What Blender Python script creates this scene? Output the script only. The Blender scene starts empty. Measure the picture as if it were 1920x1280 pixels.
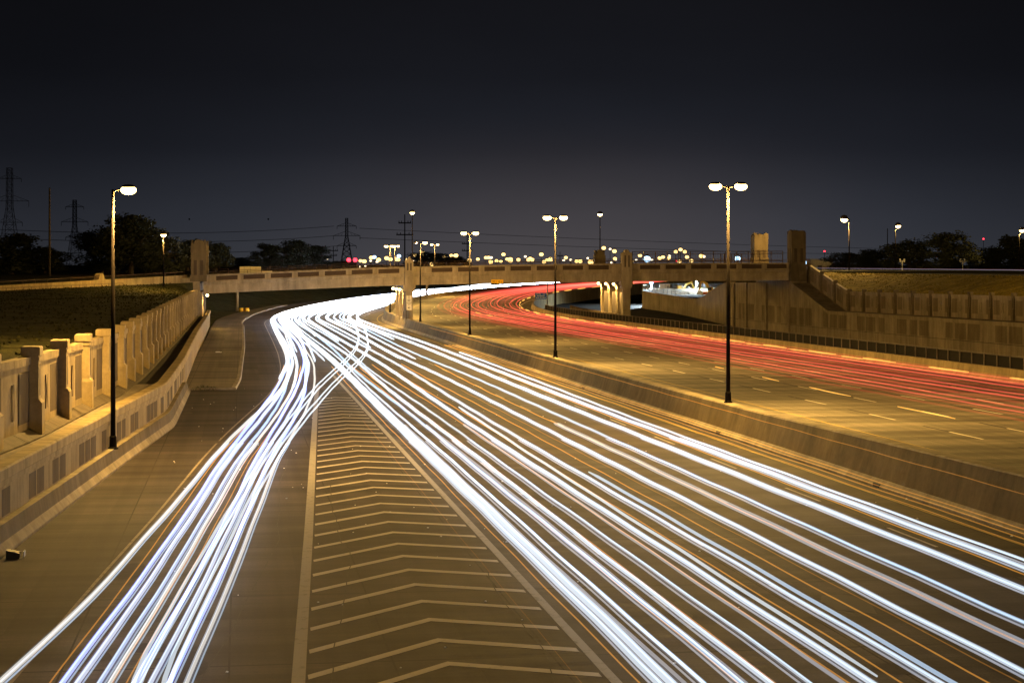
import bpy, math, random
from mathutils import Vector, Matrix
random.seed(7)
SC = bpy.context.scene
COL = SC.collection

# ------------------------------------------------------------------ camera
cam_d = bpy.data.cameras.new('camera')
cam = bpy.data.objects.new('camera', cam_d); COL.objects.link(cam)
cam.location = (0, 0, 0); cam.rotation_euler = (math.radians(90), 0, 0)
cam_d.sensor_width = 36; cam_d.lens = 3500 / 1920 * 36
cam_d.shift_y = -147 / 1920
cam_d.clip_start = .5; cam_d.clip_end = 20000
SC.camera = cam

# ------------------------------------------------------------------ night sky
W = bpy.data.worlds.new('World'); SC.world = W; W.use_nodes = True
nt = W.node_tree; nt.nodes.clear()
def wn(t): return nt.nodes.new(t)
tc = wn('ShaderNodeTexCoord'); sp = wn('ShaderNodeSeparateXYZ')
nt.links.new(tc.outputs['Generated'], sp.inputs[0])
cr = wn('ShaderNodeValToRGB'); e = cr.color_ramp.elements
e[0].position = 0.0; e[0].color = (.042, .045, .055, 1)
e[1].position = .16; e[1].color = (.0055, .0055, .007, 1)
q = e.new(.022); q.color = (.033, .036, .047, 1)
q = e.new(.06); q.color = (.0140, .0155, .0215, 1)
q = e.new(.10); q.color = (.0082, .0088, .0120, 1)
nt.links.new(sp.outputs['Z'], cr.inputs[0])
# warm city glow low over the junction
gx = wn('ShaderNodeMath'); gx.operation = 'ABSOLUTE'
ad = wn('ShaderNodeMath'); ad.operation = 'ADD'; ad.inputs[1].default_value = -.03
nt.links.new(sp.outputs['X'], ad.inputs[0]); nt.links.new(ad.outputs[0], gx.inputs[0])
mr = wn('ShaderNodeMapRange'); mr.interpolation_type = 'SMOOTHSTEP'
mr.inputs['From Min'].default_value = .0; mr.inputs['From Max'].default_value = .2
mr.inputs['To Min'].default_value = 1; mr.inputs['To Max'].default_value = 0
nt.links.new(gx.outputs[0], mr.inputs['Value'])
mz = wn('ShaderNodeMapRange'); mz.interpolation_type = 'SMOOTHSTEP'
mz.inputs['From Min'].default_value = 0; mz.inputs['From Max'].default_value = .085
mz.inputs['To Min'].default_value = 1; mz.inputs['To Max'].default_value = 0
nt.links.new(sp.outputs['Z'], mz.inputs['Value'])
mu = wn('ShaderNodeMath'); mu.operation = 'MULTIPLY'
nt.links.new(mr.outputs[0], mu.inputs[0]); nt.links.new(mz.outputs[0], mu.inputs[1])
mx = wn('ShaderNodeMixRGB'); mx.blend_type = 'ADD'; mx.inputs[2].default_value = (.024, .0150, .009, 1)
nt.links.new(mu.outputs[0], mx.inputs[0]); nt.links.new(cr.outputs[0], mx.inputs[1])
bg = wn('ShaderNodeBackground'); bg.inputs[1].default_value = 1
nz = wn('ShaderNodeTexNoise'); nz.inputs['Scale'].default_value = 9; nz.inputs['Detail'].default_value = 5
nmap = wn('ShaderNodeMapping'); nmap.inputs['Scale'].default_value = (1, 1, 3.2); nt.links.new(tc.outputs['Generated'], nmap.inputs[0]); nt.links.new(nmap.outputs[0], nz.inputs['Vector'])
nr = wn('ShaderNodeMapRange'); nr.inputs['From Min'].default_value = .3; nr.inputs['From Max'].default_value = .7; nr.inputs['To Min'].default_value = .95; nr.inputs['To Max'].default_value = 1.05
nt.links.new(nz.outputs['Fac'], nr.inputs['Value'])
nm = wn('ShaderNodeMixRGB'); nm.blend_type = 'MULTIPLY'; nm.inputs[0].default_value = 1
nt.links.new(mx.outputs[0], nm.inputs[1]); az = wn('ShaderNodeMapRange'); az.interpolation_type = 'SMOOTHSTEP'; az.inputs['From Min'].default_value = .04; az.inputs['From Max'].default_value = .30; az.inputs['To Min'].default_value = 1.06; az.inputs['To Max'].default_value = .60
nt.links.new(gx.outputs[0], az.inputs['Value'])
na = wn('ShaderNodeMath'); na.operation = 'MULTIPLY'; nt.links.new(nr.outputs[0], na.inputs[0]); nt.links.new(az.outputs[0], na.inputs[1])
nt.links.new(na.outputs[0], nm.inputs[2])
nt.links.new(nm.outputs[0], bg.inputs[0])
wo = wn('ShaderNodeOutputWorld'); nt.links.new(bg.outputs[0], wo.inputs[0])

# ------------------------------------------------------------------ exposure and sampling
SC.view_settings.view_transform = 'Standard'; SC.view_settings.look = 'None'
SC.view_settings.exposure = 0; SC.view_settings.gamma = 1
SC.render.engine = 'CYCLES'
SC.cycles.use_denoising = True
SC.cycles.max_bounces = 4; SC.cycles.diffuse_bounces = 2; SC.cycles.glossy_bounces = 2
SC.cycles.transparent_max_bounces = 96
SC.cycles.sample_clamp_indirect = 3
SC.cycles.use_light_tree = True
SODIUM = (1, .60, .155)
LAMP_W = 20000

# ------------------------------------------------------------------ road axis: s along the median, d to the left of it
TH = math.radians(8.28); S0 = 333.0; RR = 400.0
ST, CT = math.sin(TH), math.cos(TH); OX = 27.1
def axis(s):
    if s <= S0: return OX - ST * s, CT * s, TH
    px, py = OX - ST * S0, CT * S0
    h = TH - (s - S0) / RR
    cx, cy = px + RR * CT, py + RR * ST
    return cx - RR * math.cos(h), cy - RR * math.sin(h), h
def P(s, d, z=0.0):
    x, y, h = axis(s)
    return Vector((x - math.cos(h) * d, y - math.sin(h) * d, z))
def head(s): return axis(s)[2]
def prof(s, H0, g, a, b, g2):
    if s <= a: return -(H0 + g * s)
    z = -(H0 + g * a); t = min(s, b) - a
    z += -g * t + (g2 + g) * t * t / (2 * (b - a))
    if s > b: z += g2 * (s - b)
    return z
def zl(s): return prof(s, 8.7, .00622, 320, 440, .018)
def zr(s): return prof(s, 7.94, .00622, 290, 400, .015)
def interp(pts):
    def f(x):
        if x <= pts[0][0]: return pts[0][1]
        for (a, b), (c, d) in zip(pts, pts[1:]):
            if x <= c:
                t = (x - a) / (c - a); return b + (d - b) * t
        return pts[-1][1]
    return f
def smoothed(f, w=14):
    def g(x):
        k = w * max(.25, min(1, (x - 30) / 90))
        return sum(f(x + k * (i - 3) / 3) * q for i, q in enumerate((1, 2, 3, 4, 3, 2, 1))) / 16
    return g
def frange(a, b, n): return [a + (b - a) * i / n for i in range(n + 1)]

# ------------------------------------------------------------------ mesh collector
class MB:
    def __init__(s): s.v = []; s.f = []; s.uv = []; s.g = []
    def vert(s, p, uv=(0, 0), g=1.0):
        s.v.append(Vector(p)); s.uv.append(uv); s.g.append(g); return len(s.v) - 1
    def face(s, *ids): s.f.append(ids)
    def quad(s, a, b, c, d):
        i = [s.vert(p) for p in (a, b, c, d)]; s.f.append(tuple(i))
    def loft(s, rings, closed=False, caps=False, uvs=None):
        n = len(rings[0]); base = []
        for k, r in enumerate(rings):
            base.append([s.vert(p, uvs[k][j] if uvs else (0, 0)) for j, p in enumerate(r)])
        for a, b in zip(base, base[1:]):
            for j in range(n if closed else n - 1):
                j2 = (j + 1) % n
                s.f.append((a[j], a[j2], b[j2], b[j]))
        if caps:
            s.f.append(tuple(reversed(base[0]))); s.f.append(tuple(base[-1]))
    def frame(s, o, ax, ay, az, x0, x1, y0, y1, z0, z1):
        o = Vector(o); ax = Vector(ax); ay = Vector(ay); az = Vector(az)
        r = []
        for z in (z0, z1):
            r.append([o + ax * x + ay * y + az * z for x, y in ((x0, y0), (x1, y0), (x1, y1), (x0, y1))])
        s.loft(r, closed=True, caps=True)
    def box(s, x0, x1, y0, y1, z0, z1):
        s.frame((0, 0, 0), (1, 0, 0), (0, 1, 0), (0, 0, 1), x0, x1, y0, y1, z0, z1)
    def tube(s, pts, rad, n=6, g=None, cap=True):
        pts = [Vector(p) for p in pts]; rings = []
        for i, p in enumerate(pts):
            t = (pts[min(i + 1, len(pts) - 1)] - pts[max(i - 1, 0)])
            if t.length < 1e-9: t = Vector((0, 0, 1))
            t.normalize()
            up = Vector((0, 0, 1)) if abs(t.z) < .9 else Vector((0, 1, 0))
            a = t.cross(up).normalized(); b = a.cross(t)
            r = rad[i] if isinstance(rad, (list, tuple)) else rad
            rings.append([p + (a * math.cos(k * 2 * math.pi / n) + b * math.sin(k * 2 * math.pi / n)) * r for k in range(n)])
        st = len(s.v)
        s.loft(rings, closed=True, caps=cap)
        if g is not None:
            for i in range(len(pts)):
                for k in range(n): s.g[st + i * n + k] = g[i]
    def lathe(s, prof_, o=(0, 0, 0), n=16, sx=1, sy=1):
        o = Vector(o)
        s.loft([[o + Vector((r * math.cos(k * 2 * math.pi / n) * sx, r * math.sin(k * 2 * math.pi / n) * sy, z)) for k in range(n)] for r, z in prof_], closed=True, caps=True)
    def ell(s, o, rx, ry, rz, n=12, m=8):
        s.lathe([(max(1e-3, math.sin(math.pi * i / m)), -math.cos(math.pi * i / m) * rz) for i in range(m + 1)], o, n, rx, ry)
    def prism(s, poly, o, ax, ay, an, t0, t1):
        o = Vector(o); ax = Vector(ax); ay = Vector(ay); an = Vector(an)
        s.loft([[o + ax * x + ay * y + an * t for x, y in poly] for t in (t0, t1)], closed=True, caps=True)
    def build(s, name, mat, parent=None, smooth=False, bevel=0, glow=False, loc=None):
        off = Vector((0, 0, 0))
        if loc is not None: off = Vector(loc)
        elif parent is None and s.v:
            xs = [p.x for p in s.v]; ys = [p.y for p in s.v]; zs = [p.z for p in s.v]
            off = Vector(((min(xs) + max(xs)) / 2, (min(ys) + max(ys)) / 2, min(zs)))
        me = bpy.data.meshes.new(name)
        me.from_pydata([tuple(p - off) for p in s.v], [], s.f)
        if any(u != (0, 0) for u in s.uv):
            ul = me.uv_layers.new(name='UVMap')
            idx = [0] * len(me.loops); me.loops.foreach_get('vertex_index', idx)
            fl = []
            for i in idx: fl += list(s.uv[i])
            ul.data.foreach_set('uv', fl)
        if glow:
            at = me.attributes.new('glow', 'FLOAT', 'POINT'); at.data.foreach_set('value', s.g)
        me.materials.append(mat); me.update(); me.validate()
        if smooth: me.polygons.foreach_set('use_smooth', [True] * len(me.polygons))
        o = bpy.data.objects.new(name, me); COL.objects.link(o); o.location = off
        if parent is not None: o.parent = parent
        if bevel:
            b = o.modifiers.new('bevel', 'BEVEL'); b.width = bevel; b.segments = 2; b.limit_method = 'ANGLE'
        return o
def local(parent_loc, mb):
    for i, p in enumerate(mb.v): mb.v[i] = p - Vector(parent_loc)
    return mb
def tag(o, label=None, cat=None, group=None, kind=None):
    if label: o['label'] = label
    if cat: o['category'] = cat
    if group: o['group'] = group
    if kind: o['kind'] = kind
    return o
def empty(name, loc, label, cat, group=None, rz=0):
    o = bpy.data.objects.new(name, None); COL.objects.link(o); o.empty_display_size = .3
    o.location = loc; o.rotation_euler = (0, 0, rz)
    return tag(o, label, cat, group)
def copy_tree(o, parent=None):
    c = o.copy(); COL.objects.link(c)
    if parent is not None: c.parent = parent
    for ch in list(o.children): copy_tree(ch, c)
    return c
def structure(name, mb, mat, smooth=False): return tag(mb.build(name, mat, smooth=smooth), kind='structure')
def child(parent, name, mb, mat, smooth=False, bevel=0, glow=False):
    """mb is in world coordinates, parent is an unrotated Empty"""
    local(parent.location, mb); return mb.build(name, mat, parent, smooth, bevel, glow, loc=(0, 0, 0))

# ------------------------------------------------------------------ materials
class NM:
    def __init__(s, name):
        s.m = bpy.data.materials.new(name); s.m.use_nodes = True; s.t = s.m.node_tree
        s.b = s.t.nodes['Principled BSDF']; s.out = s.t.nodes['Material Output']
    def n(s, t, **k):
        x = s.t.nodes.new(t)
        for a, b in k.items(): setattr(x, a, b)
        return x
    def l(s, a, b): s.t.links.new(a, b)
    def pos(s, scale=(1, 1, 1), uv=False):
        if uv: c = s.n('ShaderNodeUVMap').outputs[0]
        else: c = s.n('ShaderNodeNewGeometry').outputs['Position']
        mp = s.n('ShaderNodeMapping'); mp.inputs['Scale'].default_value = scale
        s.l(c, mp.inputs[0]); return mp.outputs[0]
    def noise(s, scale, vec, detail=4, rough=.6):
        x = s.n('ShaderNodeTexNoise'); x.inputs['Scale'].default_value = scale
        x.inputs['Detail'].default_value = detail; x.inputs['Roughness'].default_value = rough
        s.l(vec, x.inputs['Vector']); return x.outputs['Fac']
    def ramp(s, fac, stops):
        r = s.n('ShaderNodeValToRGB'); e = r.color_ramp.elements
        e[0].position, e[0].color = stops[0][0], (*stops[0][1], 1)
        e[1].position, e[1].color = stops[-1][0], (*stops[-1][1], 1)
        for p, c in stops[1:-1]:
            q = e.new(p); q.color = (*c, 1)
        s.l(fac, r.inputs[0]); return r.outputs[0]
    def mix(s, a, b, fac=1.0, mode='MULTIPLY'):
        x = s.n('ShaderNodeMixRGB', blend_type=mode)
        if isinstance(fac, (int, float)): x.inputs[0].default_value = fac
        else: s.l(fac, x.inputs[0])
        for i, v in ((1, a), (2, b)):
            if isinstance(v, tuple): x.inputs[i].default_value = (*v, 1)
            else: s.l(v, x.inputs[i])
        return x.outputs[0]
    def bump(s, h, strength, dist=.02):
        x = s.n('ShaderNodeBump'); x.inputs['Strength'].default_value = strength; x.inputs['Distance'].default_value = dist
        s.l(h, x.inputs['Height']); s.l(x.outputs[0], s.b.inputs['Normal'])
def g3(a): return (a, a, a)

def concrete(name, base, dark=.62, rough=.85, streak=True):
    k = NM(name)
    p = k.pos()
    c = k.ramp(k.noise(.35, p, 5), [(.3, tuple(x * dark for x in base)), (.7, base)])
    c2 = k.ramp(k.noise(6, p, 6, .7), [(.3, g3(.72)), (.7, g3(1.0))])
    c = k.mix(c, c2, .8)
    if streak:
        st = k.ramp(k.noise(1.4, k.pos((1, 1, .12)), 4), [(.35, (.55, .52, .48)), (.62, g3(1.0))])
        c = k.mix(c, st, .7)
    k.l(c, k.b.inputs['Base Color']); k.b.inputs['Roughness'].default_value = rough; k.b.inputs['Specular IOR Level'].default_value = .15
    k.bump(k.noise(9, p, 5), .25, .03)
    return k.m
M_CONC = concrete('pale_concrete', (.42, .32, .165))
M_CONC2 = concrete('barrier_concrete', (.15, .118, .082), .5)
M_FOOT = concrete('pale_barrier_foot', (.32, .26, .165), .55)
M_TOWER = concrete('shaded_tower_concrete', (.14, .112, .078), .6)  # darkened copy of the bridge concrete: tower shade painted into the colour
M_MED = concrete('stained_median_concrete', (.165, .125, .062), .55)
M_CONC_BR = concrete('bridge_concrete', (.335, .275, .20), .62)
M_PANEL = concrete('brown_inset_panel', (.14, .10, .055), .7)
M_PANEL_R = concrete('faint_inset_panel', (.19, .15, .10), .75)
M_PIL_R = concrete('dark_pilaster_concrete', (.17, .135, .09), .7)  # darker tone for the pilasters of the right upper wall
M_BRICK = concrete('bridge_brown_panel', (.062, .040, .028), .7, streak=False)
M_SLOT = concrete('dark_slot', (.06, .045, .035), .7, streak=False)
M_CONC_FAR = concrete('grey_concrete', (.36, .34, .31))
M_DIRT = concrete('dark_dirt', (.055, .045, .032), .5, .95, False)
M_CURB = concrete('curb_concrete', (.32, .28, .22), .6)

def road_mat(name, base, joint=True, rough=.80):
    k = NM(name); k.b.inputs['Specular IOR Level'].default_value = .10
    uv = k.pos((1, 1, 1), True)
    big = k.ramp(k.noise(.09, uv, 4), [(.3, tuple(x * .7 for x in base)), (.72, base)])
    tine = k.noise(1, k.pos((5.5, .22, 1), True), 4, .75)        # transverse tining, long across the lanes
    c = k.mix(big, k.ramp(tine, [(.28, g3(.42)), (.72, g3(1.2))]), .9)
    band = k.noise(1, k.pos((.45, .045, 1), True), 3, .6)
    c = k.mix(c, k.ramp(band, [(.36, g3(.42)), (.64, g3(1.2))]), .8)
    tyre = k.noise(1, k.pos((.012, 1.1, 1), True), 3)              # tyre-polished and oil-dark wheel tracks
    c = k.mix(c, k.ramp(tyre, [(.38, g3(.66)), (.6, g3(1.0))]), .65)
    c = k.mix(c, k.ramp(k.noise(14, uv, 3, .8), [(.3, g3(.6)), (.7, g3(1.2))]), .7)
    slab = k.n('ShaderNodeTexVoronoi'); slab.feature = 'F1'; slab.inputs['Scale'].default_value = 1; k.l(k.pos((1 / 9.1, 1 / 3.66, 1), True), slab.inputs['Vector']); slab.distance = 'CHEBYCHEV'; slab.inputs['Randomness'].default_value = 0
    c = k.mix(c, k.ramp(slab.outputs['Color'], [(.2, g3(.80)), (.8, g3(1.12))]), .8)
    spot = k.noise(2.2, uv, 6, .8)
    c = k.mix(c, k.ramp(spot, [(.28, g3(.45)), (.42, g3(1.0))]), .7)
    if joint:
        sx = k.n('ShaderNodeSeparateXYZ'); k.l(k.pos((1, 1, 1), True), sx.inputs[0])
        def grid(out, per, w):
            d = k.n('ShaderNodeMath', operation='DIVIDE'); d.inputs[1].default_value = per; k.l(out, d.inputs[0])
            f = k.n('ShaderNodeMath', operation='FRACT'); k.l(d.outputs[0], f.inputs[0])
            lt = k.n('ShaderNodeMath', operation='LESS_THAN'); lt.inputs[1].default_value = w / per; k.l(f.outputs[0], lt.inputs[0])
            return lt.outputs[0]
        m = k.n('ShaderNodeMath', operation='MAXIMUM')
        k.l(grid(sx.outputs[0], 9.1, .10), m.inputs[0]); k.l(grid(sx.outputs[1], 3.66, .05), m.inputs[1])
        c = k.mix(c, tuple(x * .28 for x in base), m.outputs[0], 'MIX')
    k.l(c, k.b.inputs['Base Color'])
    k.l(k.ramp(tine, [(.3, g3(rough - .1)), (.7, g3(rough + .12))]), k.b.inputs['Roughness'])
    k.bump(tine, .35, .02)
    return k.m
M_ROAD = road_mat('worn_concrete_road', (.098, .080, .072))
M_ROAD_R = road_mat('pale_concrete_road', (.29, .25, .185))
M_APRON = road_mat('apron_concrete', (.24, .20, .15))
M_ASPH = road_mat('dark_asphalt', (.045, .043, .042), False)
M_STREET = road_mat('street_asphalt', (.05, .05, .05), False)

def paint(name, base, wear=.45):
    k = NM(name); p = k.pos()
    f = k.noise(3.5, p, 6, .75)
    c = k.ramp(f, [(wear - .12, (.085, .072, .058)), (wear + .04, base)])
    k.l(c, k.b.inputs['Base Color']); k.b.inputs['Roughness'].default_value = .8; k.b.inputs['Specular IOR Level'].default_value = .15
    return k.m
M_WHITE = paint('worn_white_paint', (.27, .245, .21), .42)
M_EDGE = paint('faint_edge_paint', (.24, .20, .15), .46)
M_CHEV = paint('faded_chevron_paint', (.44, .395, .34), .36)
M_WHITE_R = paint('white_paint', (.62, .56, .45), .36)
M_YEL = paint('worn_yellow_paint', (.36, .25, .05), .42)
M_CRACK = paint('crack_filler', (.035, .030, .025), .45)
M_BLK = paint('black_contrast_paint', (.018, .016, .015), .2)

def plain(name, col, rough=.5, metal=0, var=.25, scale=4):
    k = NM(name); p = k.pos()
    c = k.ramp(k.noise(scale, p, 4), [(.3, tuple(x * (1 - var) for x in col)), (.7, col)])
    k.l(c, k.b.inputs['Base Color']); k.b.inputs['Roughness'].default_value = rough; k.b.inputs['Metallic'].default_value = metal; k.b.inputs['Specular IOR Level'].default_value = .5 if rough < .3 else .12
    return k.m
M_STAIN = plain('oil_stain', (.050, .042, .036), .9)
M_POLE = plain('dark_bronze_pole', (.008, .006, .005), .6, 0)
M_POLE.node_tree.nodes['Principled BSDF'].inputs['Specular IOR Level'].default_value = .03
M_HOUS = plain('lamp_housing', (.06, .05, .04), .45, .4)
M_STEEL = plain('galvanised_steel', (.30, .31, .32), .5, .6)
M_RAIL = plain('brown_railing', (.075, .045, .03), .6)
M_FENCE = plain('dark_fence', (.12, .10, .08), .6)
M_FMESH = plain('dark_fence_panel', (.012, .010, .008), .95)
M_PYL = plain('pylon_steel', (.035, .035, .04), .7, .2)
M_WOOD = plain('weathered_wood', (.07, .055, .045), .85)
M_SIGNW = plain('sign_white', (.62, .55, .43), .5, var=.1)
M_SIGNB = plain('sign_blue', (.03, .10, .42), .5, var=.1)
M_SIGNY = plain('sign_yellow', (.75, .40, .012), .5, var=.1)
M_INK = plain('sign_black', (.012, .012, .012), .6)
M_BARREL = plain('barrel_yellow', (.70, .38, .03), .55)
M_WHITEP = plain('white_panel', (.78, .78, .76), .5)
M_MACH = plain('machine_yellow', (.62, .38, .05), .5)
M_RUB = plain('black_rubber', (.02, .02, .02), .8)
M_GLASS = plain('cab_glass', (.02, .025, .03), .1)
M_WIRE = plain('power_wire', (.015, .015, .018), .7)
M_BARK = plain('bark', (.05, .038, .028), .9)
M_ORNG = plain('orange_plastic', (.8, .2, .02), .5)

def leaf_mat(name, a, b):
    k = NM(name); oi = k.n('ShaderNodeNewGeometry')
    c = k.ramp(oi.outputs['Random Per Island'], [(0, a), (1, b)])
    k.l(c, k.b.inputs['Base Color']); k.b.inputs['Roughness'].default_value = .7
    return k.m
M_LEAF = leaf_mat('dark_leaves', (.006, .009, .003), (.016, .022, .008))
M_LEAF2 = leaf_mat('olive_leaves', (.035, .038, .014), (.085, .082, .03))
def grass_mat(name, a, b, c3):
    k = NM(name); p = k.pos()
    c = k.ramp(k.noise(.22, p, 5, .7), [(.3, a), (.5, b), (.72, c3)])
    f = k.ramp(k.noise(5, k.pos((1, 1, 1)), 6, .8), [(.3, g3(.45)), (.7, g3(1.15))])
    c = k.mix(c, f, .95)
    tuft = k.ramp(k.noise(1, k.pos((.5, 1.6, 1)), 5, .75), [(.36, g3(.30)), (.62, g3(1.1))])
    c = k.mix(c, tuft, .8)
    mow = k.ramp(k.noise(1, k.pos((.04, .8, 1)), 3), [(.35, g3(.62)), (.65, g3(1.0))])
    c = k.mix(c, mow, .6)
    k.l(c, k.b.inputs['Base Color']); k.b.inputs['Roughness'].default_value = 1; k.b.inputs['Specular IOR Level'].default_value = .05
    k.bump(k.noise(3, p, 6, .8), .9, .25)
    return k.m
M_GRASS = grass_mat('mown_grass', (.030, .030, .010), (.055, .052, .016), (.095, .082, .028))
M_GRASS_D = grass_mat('dry_grass', (.17, .125, .018), (.25, .185, .028), (.33, .24, .05))

def emit(name, col, s):
    k = NM(name); k.t.nodes.remove(k.b)
    e_ = k.n('ShaderNodeEmission'); e_.inputs[0].default_value = (*col, 1); e_.inputs[1].default_value = s
    k.l(e_.outputs[0], k.out.inputs[0]); return k.m
M_LENS = emit('sodium_lens', (1, .68, .26), 14)
M_LENS_FAR = emit('distant_sodium_lens', (1, .62, .20), 3.2)
M_LENS_COOL = emit('cool_white_lens', (.45, .72, 1), 4.5)
M_LENS_RED = emit('red_signal_lens', (1, .03, .05), 6)
M_LENS_WARM = emit('warm_white_lens', (1, .80, .52), 2.6)
M_LENS_OFF = plain('unlit_lens', (.5, .48, .42), .2)
def trail_mat(name, col, vary=.35, alpha=1.0, gain=1.0):
    k = NM(name); k.t.nodes.remove(k.b)
    at = k.n('ShaderNodeAttribute', attribute_name='glow')
    m = k.n('ShaderNodeMath', operation='MULTIPLY'); m.inputs[1].default_value = gain * alpha * .5
    k.l(at.outputs['Fac'], m.inputs[0])
    e_ = k.n('ShaderNodeEmission'); e_.inputs[0].default_value = (*col, 1); k.l(m.outputs[0], e_.inputs[1])
    # pure added light: it shines on the road and neither blocks nor shades what is behind it
    tr = k.n('ShaderNodeBsdfTransparent'); ads = k.n('ShaderNodeAddShader')
    k.l(tr.outputs[0], ads.inputs[0]); k.l(e_.outputs[0], ads.inputs[1]); k.l(ads.outputs[0], k.out.inputs[0])
    return k.m
T_WHITE = trail_mat('headlight_white', (.76, .88, 1.0))
T_COOL = trail_mat('headlight_cool', (.55, .75, 1.0))
T_BLUE = trail_mat('headlight_blue', (.34, .44, 1.0), gain=2.0)
T_WARM = trail_mat('headlight_warm', (1.0, .96, .86))
T_GREY = trail_mat('headlight_dim', (.80, .86, 1.0), gain=.5)
T_SHEATH = trail_mat('soft_cool_edge', (.60, .74, 1.0), alpha=.42, gain=.62)
T_SHEATHB = trail_mat('soft_blue_edge', (.30, .38, 1.0), alpha=.42, gain=1.0)
T_AMBER = trail_mat('marker_amber', (1.0, .42, .06))
T_RED = trail_mat('taillight_red', (1.0, .085, .05), alpha=.52)
T_RED2 = trail_mat('taillight_pink', (1.0, .10, .07), alpha=.28)
T_REDB = trail_mat('taillight_bright', (1.0, .11, .075))
T_YEL = trail_mat('turn_signal_yellow', (1.0, .52, .09))

# ================================================================== THE SETTING
def sweep(mb, ss, pts, uv=True):
    """pts: list of (dfun, zfun) ; lofts one sheet along the stations ss"""
    rings = []; uvs = []
    for s in ss:
        rings.append([P(s, d(s), z(s)) for d, z in pts]); uvs.append([(s + 500, d(s) + 500) for d, z in pts])
    mb.loft(rings, uvs=uvs if uv else None)
def k_(v): return lambda s: v
SS = frange(-30, 330, 60) + frange(335, 720, 77)

mb = MB(); mb.quad((-9000, -300, -14), (9000, -300, -14), (9000, 12000, -14), (-9000, 12000, -14)); structure('ground', mb, M_GRASS)
D0 = interp([(20, 36.6), (63, 34.1), (89, 32.3), (113, 30.55), (145, 30.5), (215, 31.0), (280, 31.2), (340, 31.6)])   # foot of the left barrier
DU = interp([(20, 38.3), (70, 36.0), (78, 35.1), (94, 34.2), (106, 33.5), (130, 33.3), (300, 33.6)])                  # foot of the upper wall
mb = MB(); sweep(mb, SS, [(lambda s: (D0(s) if s < 330 else 31.6) + .3, zl), (k_(20), zl), (k_(10), zl), (k_(.3), zl)]); structure('road', mb, M_ROAD)
mb = MB(); sweep(mb, SS, [(k_(-.3), zr), (k_(-10), zr), (k_(-20), zr), (k_(-29.2), zr)]); structure('road', mb, M_ROAD_R)
# depressed ramp road right of the freeway
zramp = lambda s: zr(s) - 1.9 + (.0 if s < 360 else 0)
mb = MB(); sweep(mb, [s for s in SS if s < 480], [(k_(-29.6), zramp), (k_(-45), zramp), (k_(-63.7), zramp), (k_(-100), zramp)]); structure('ramp_road', mb, M_ASPH)
# raised concrete apron beside the left wall
zap = lambda s: zl(s) + .16
APD = interp([(147, 27.5), (160, 27.1), (230, 26.6), (325, 26.5), (370, 27.4), (413, 29.6), (440, 31.5)])
sa = frange(147, 440, 60)
mb = MB(); sweep(mb, sa, [(lambda s: 31.4 if s < 335 else 31.4 + (s - 335) * .02, zap), (APD, zap)]); structure('sidewalk', mb, M_APRON)
mb = MB(); sweep(mb, sa, [(APD, lambda s: zap(s) + .006), (lambda s: APD(s) - .3, lambda s: zap(s) + .006), (lambda s: APD(s) - .36, zl)]);
mb.loft([[P(147, 31.0, zl(147)), P(147, 31.0, zl(147) + .17)], [P(147, 27.14, zl(147)), P(147, 27.14, zl(147) + .17)]]); structure('curb', mb, M_CURB)
# terrace between the two left walls
zter = lambda s: -(6.35 + .0062 * s)
sl = frange(15, 300, 80)
mb = MB(); sweep(mb, [s for s in sl if s <= 115], [(lambda s: DU(s) + .2, zter), (lambda s: D0(s) + .9, zter)]); structure('terrace', mb, M_CONC_BR)
mb = MB(); sweep(mb, [115] + [s for s in sl if s > 115], [(lambda s: DU(s) + .2, lambda s: zter(s) - .1), (lambda s: D0(s) + .9, lambda s: zter(s) - .1)]); structure('terrace', mb, M_DIRT)
# left bank of grass, up to the cross street
ztopL = lambda s: -(3.05 + .0037 * s)
DF = interp([(150, 150), (205, 95), (261, 60), (300, 33.9)])
mb = MB()
rings = []
for s in frange(-30, 300, 66):
    r = []; d0 = DU(max(s, 15)) + .5; d1 = DF(s)
    for i in range(25):
        t = i / 24; d = d0 + (max(d1, d0 + .1) - d0) * t
        z = (ztopL(s) - .45) * (1 - t) + (-3.95 + .9 * max(0, min(1, (s - 250) / 50))) * t + .18 * math.sin(s * .11 + d * .2) * math.sin(t * math.pi)
        r.append(P(s, d, z))
    rings.append(r)
mb.loft(rings); tag(mb.build('grass', M_GRASS), kind='structure')
# ground behind the street wall, level with the street
mb = MB(); mb.loft([[Vector((-51.6, 297, -2.4)), Vector((-69, 251, -3.3)), Vector((-90, 196, -3.6)), Vector((-150, 60, -3.6))],
                    [Vector((-60, 420, -2.6)), Vector((-160, 420, -2.6)), Vector((-300, 420, -2.6)), Vector((-500, 300, -2.6))],
                    [Vector((-100, 1500, -3)), Vector((-700, 1500, -3)), Vector((-1200, 1500, -3)), Vector((-3000, 1500, -3))]])
structure('ground', mb, M_GRASS)
# far left bank, beyond the bridge, around the outside of the bend
mb = MB(); rings = []
for s in frange(326, 720, 60):
    zz = zl(s); o = 31.4 + max(0, (s - 440) * .0)
    rings.append([P(s, dd, z) for dd, z in ((o, zz - .02), (o + 5, zz + .4), (o + 16, min(zz + 3.2, -4.4)), (o + 28, min(zz + 6.2, -3.0)), (o + 60, -2.6), (o + 300, -2.8), (o + 1500, -3))])
mb.loft(rings); structure('grass', mb, M_GRASS)
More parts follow.
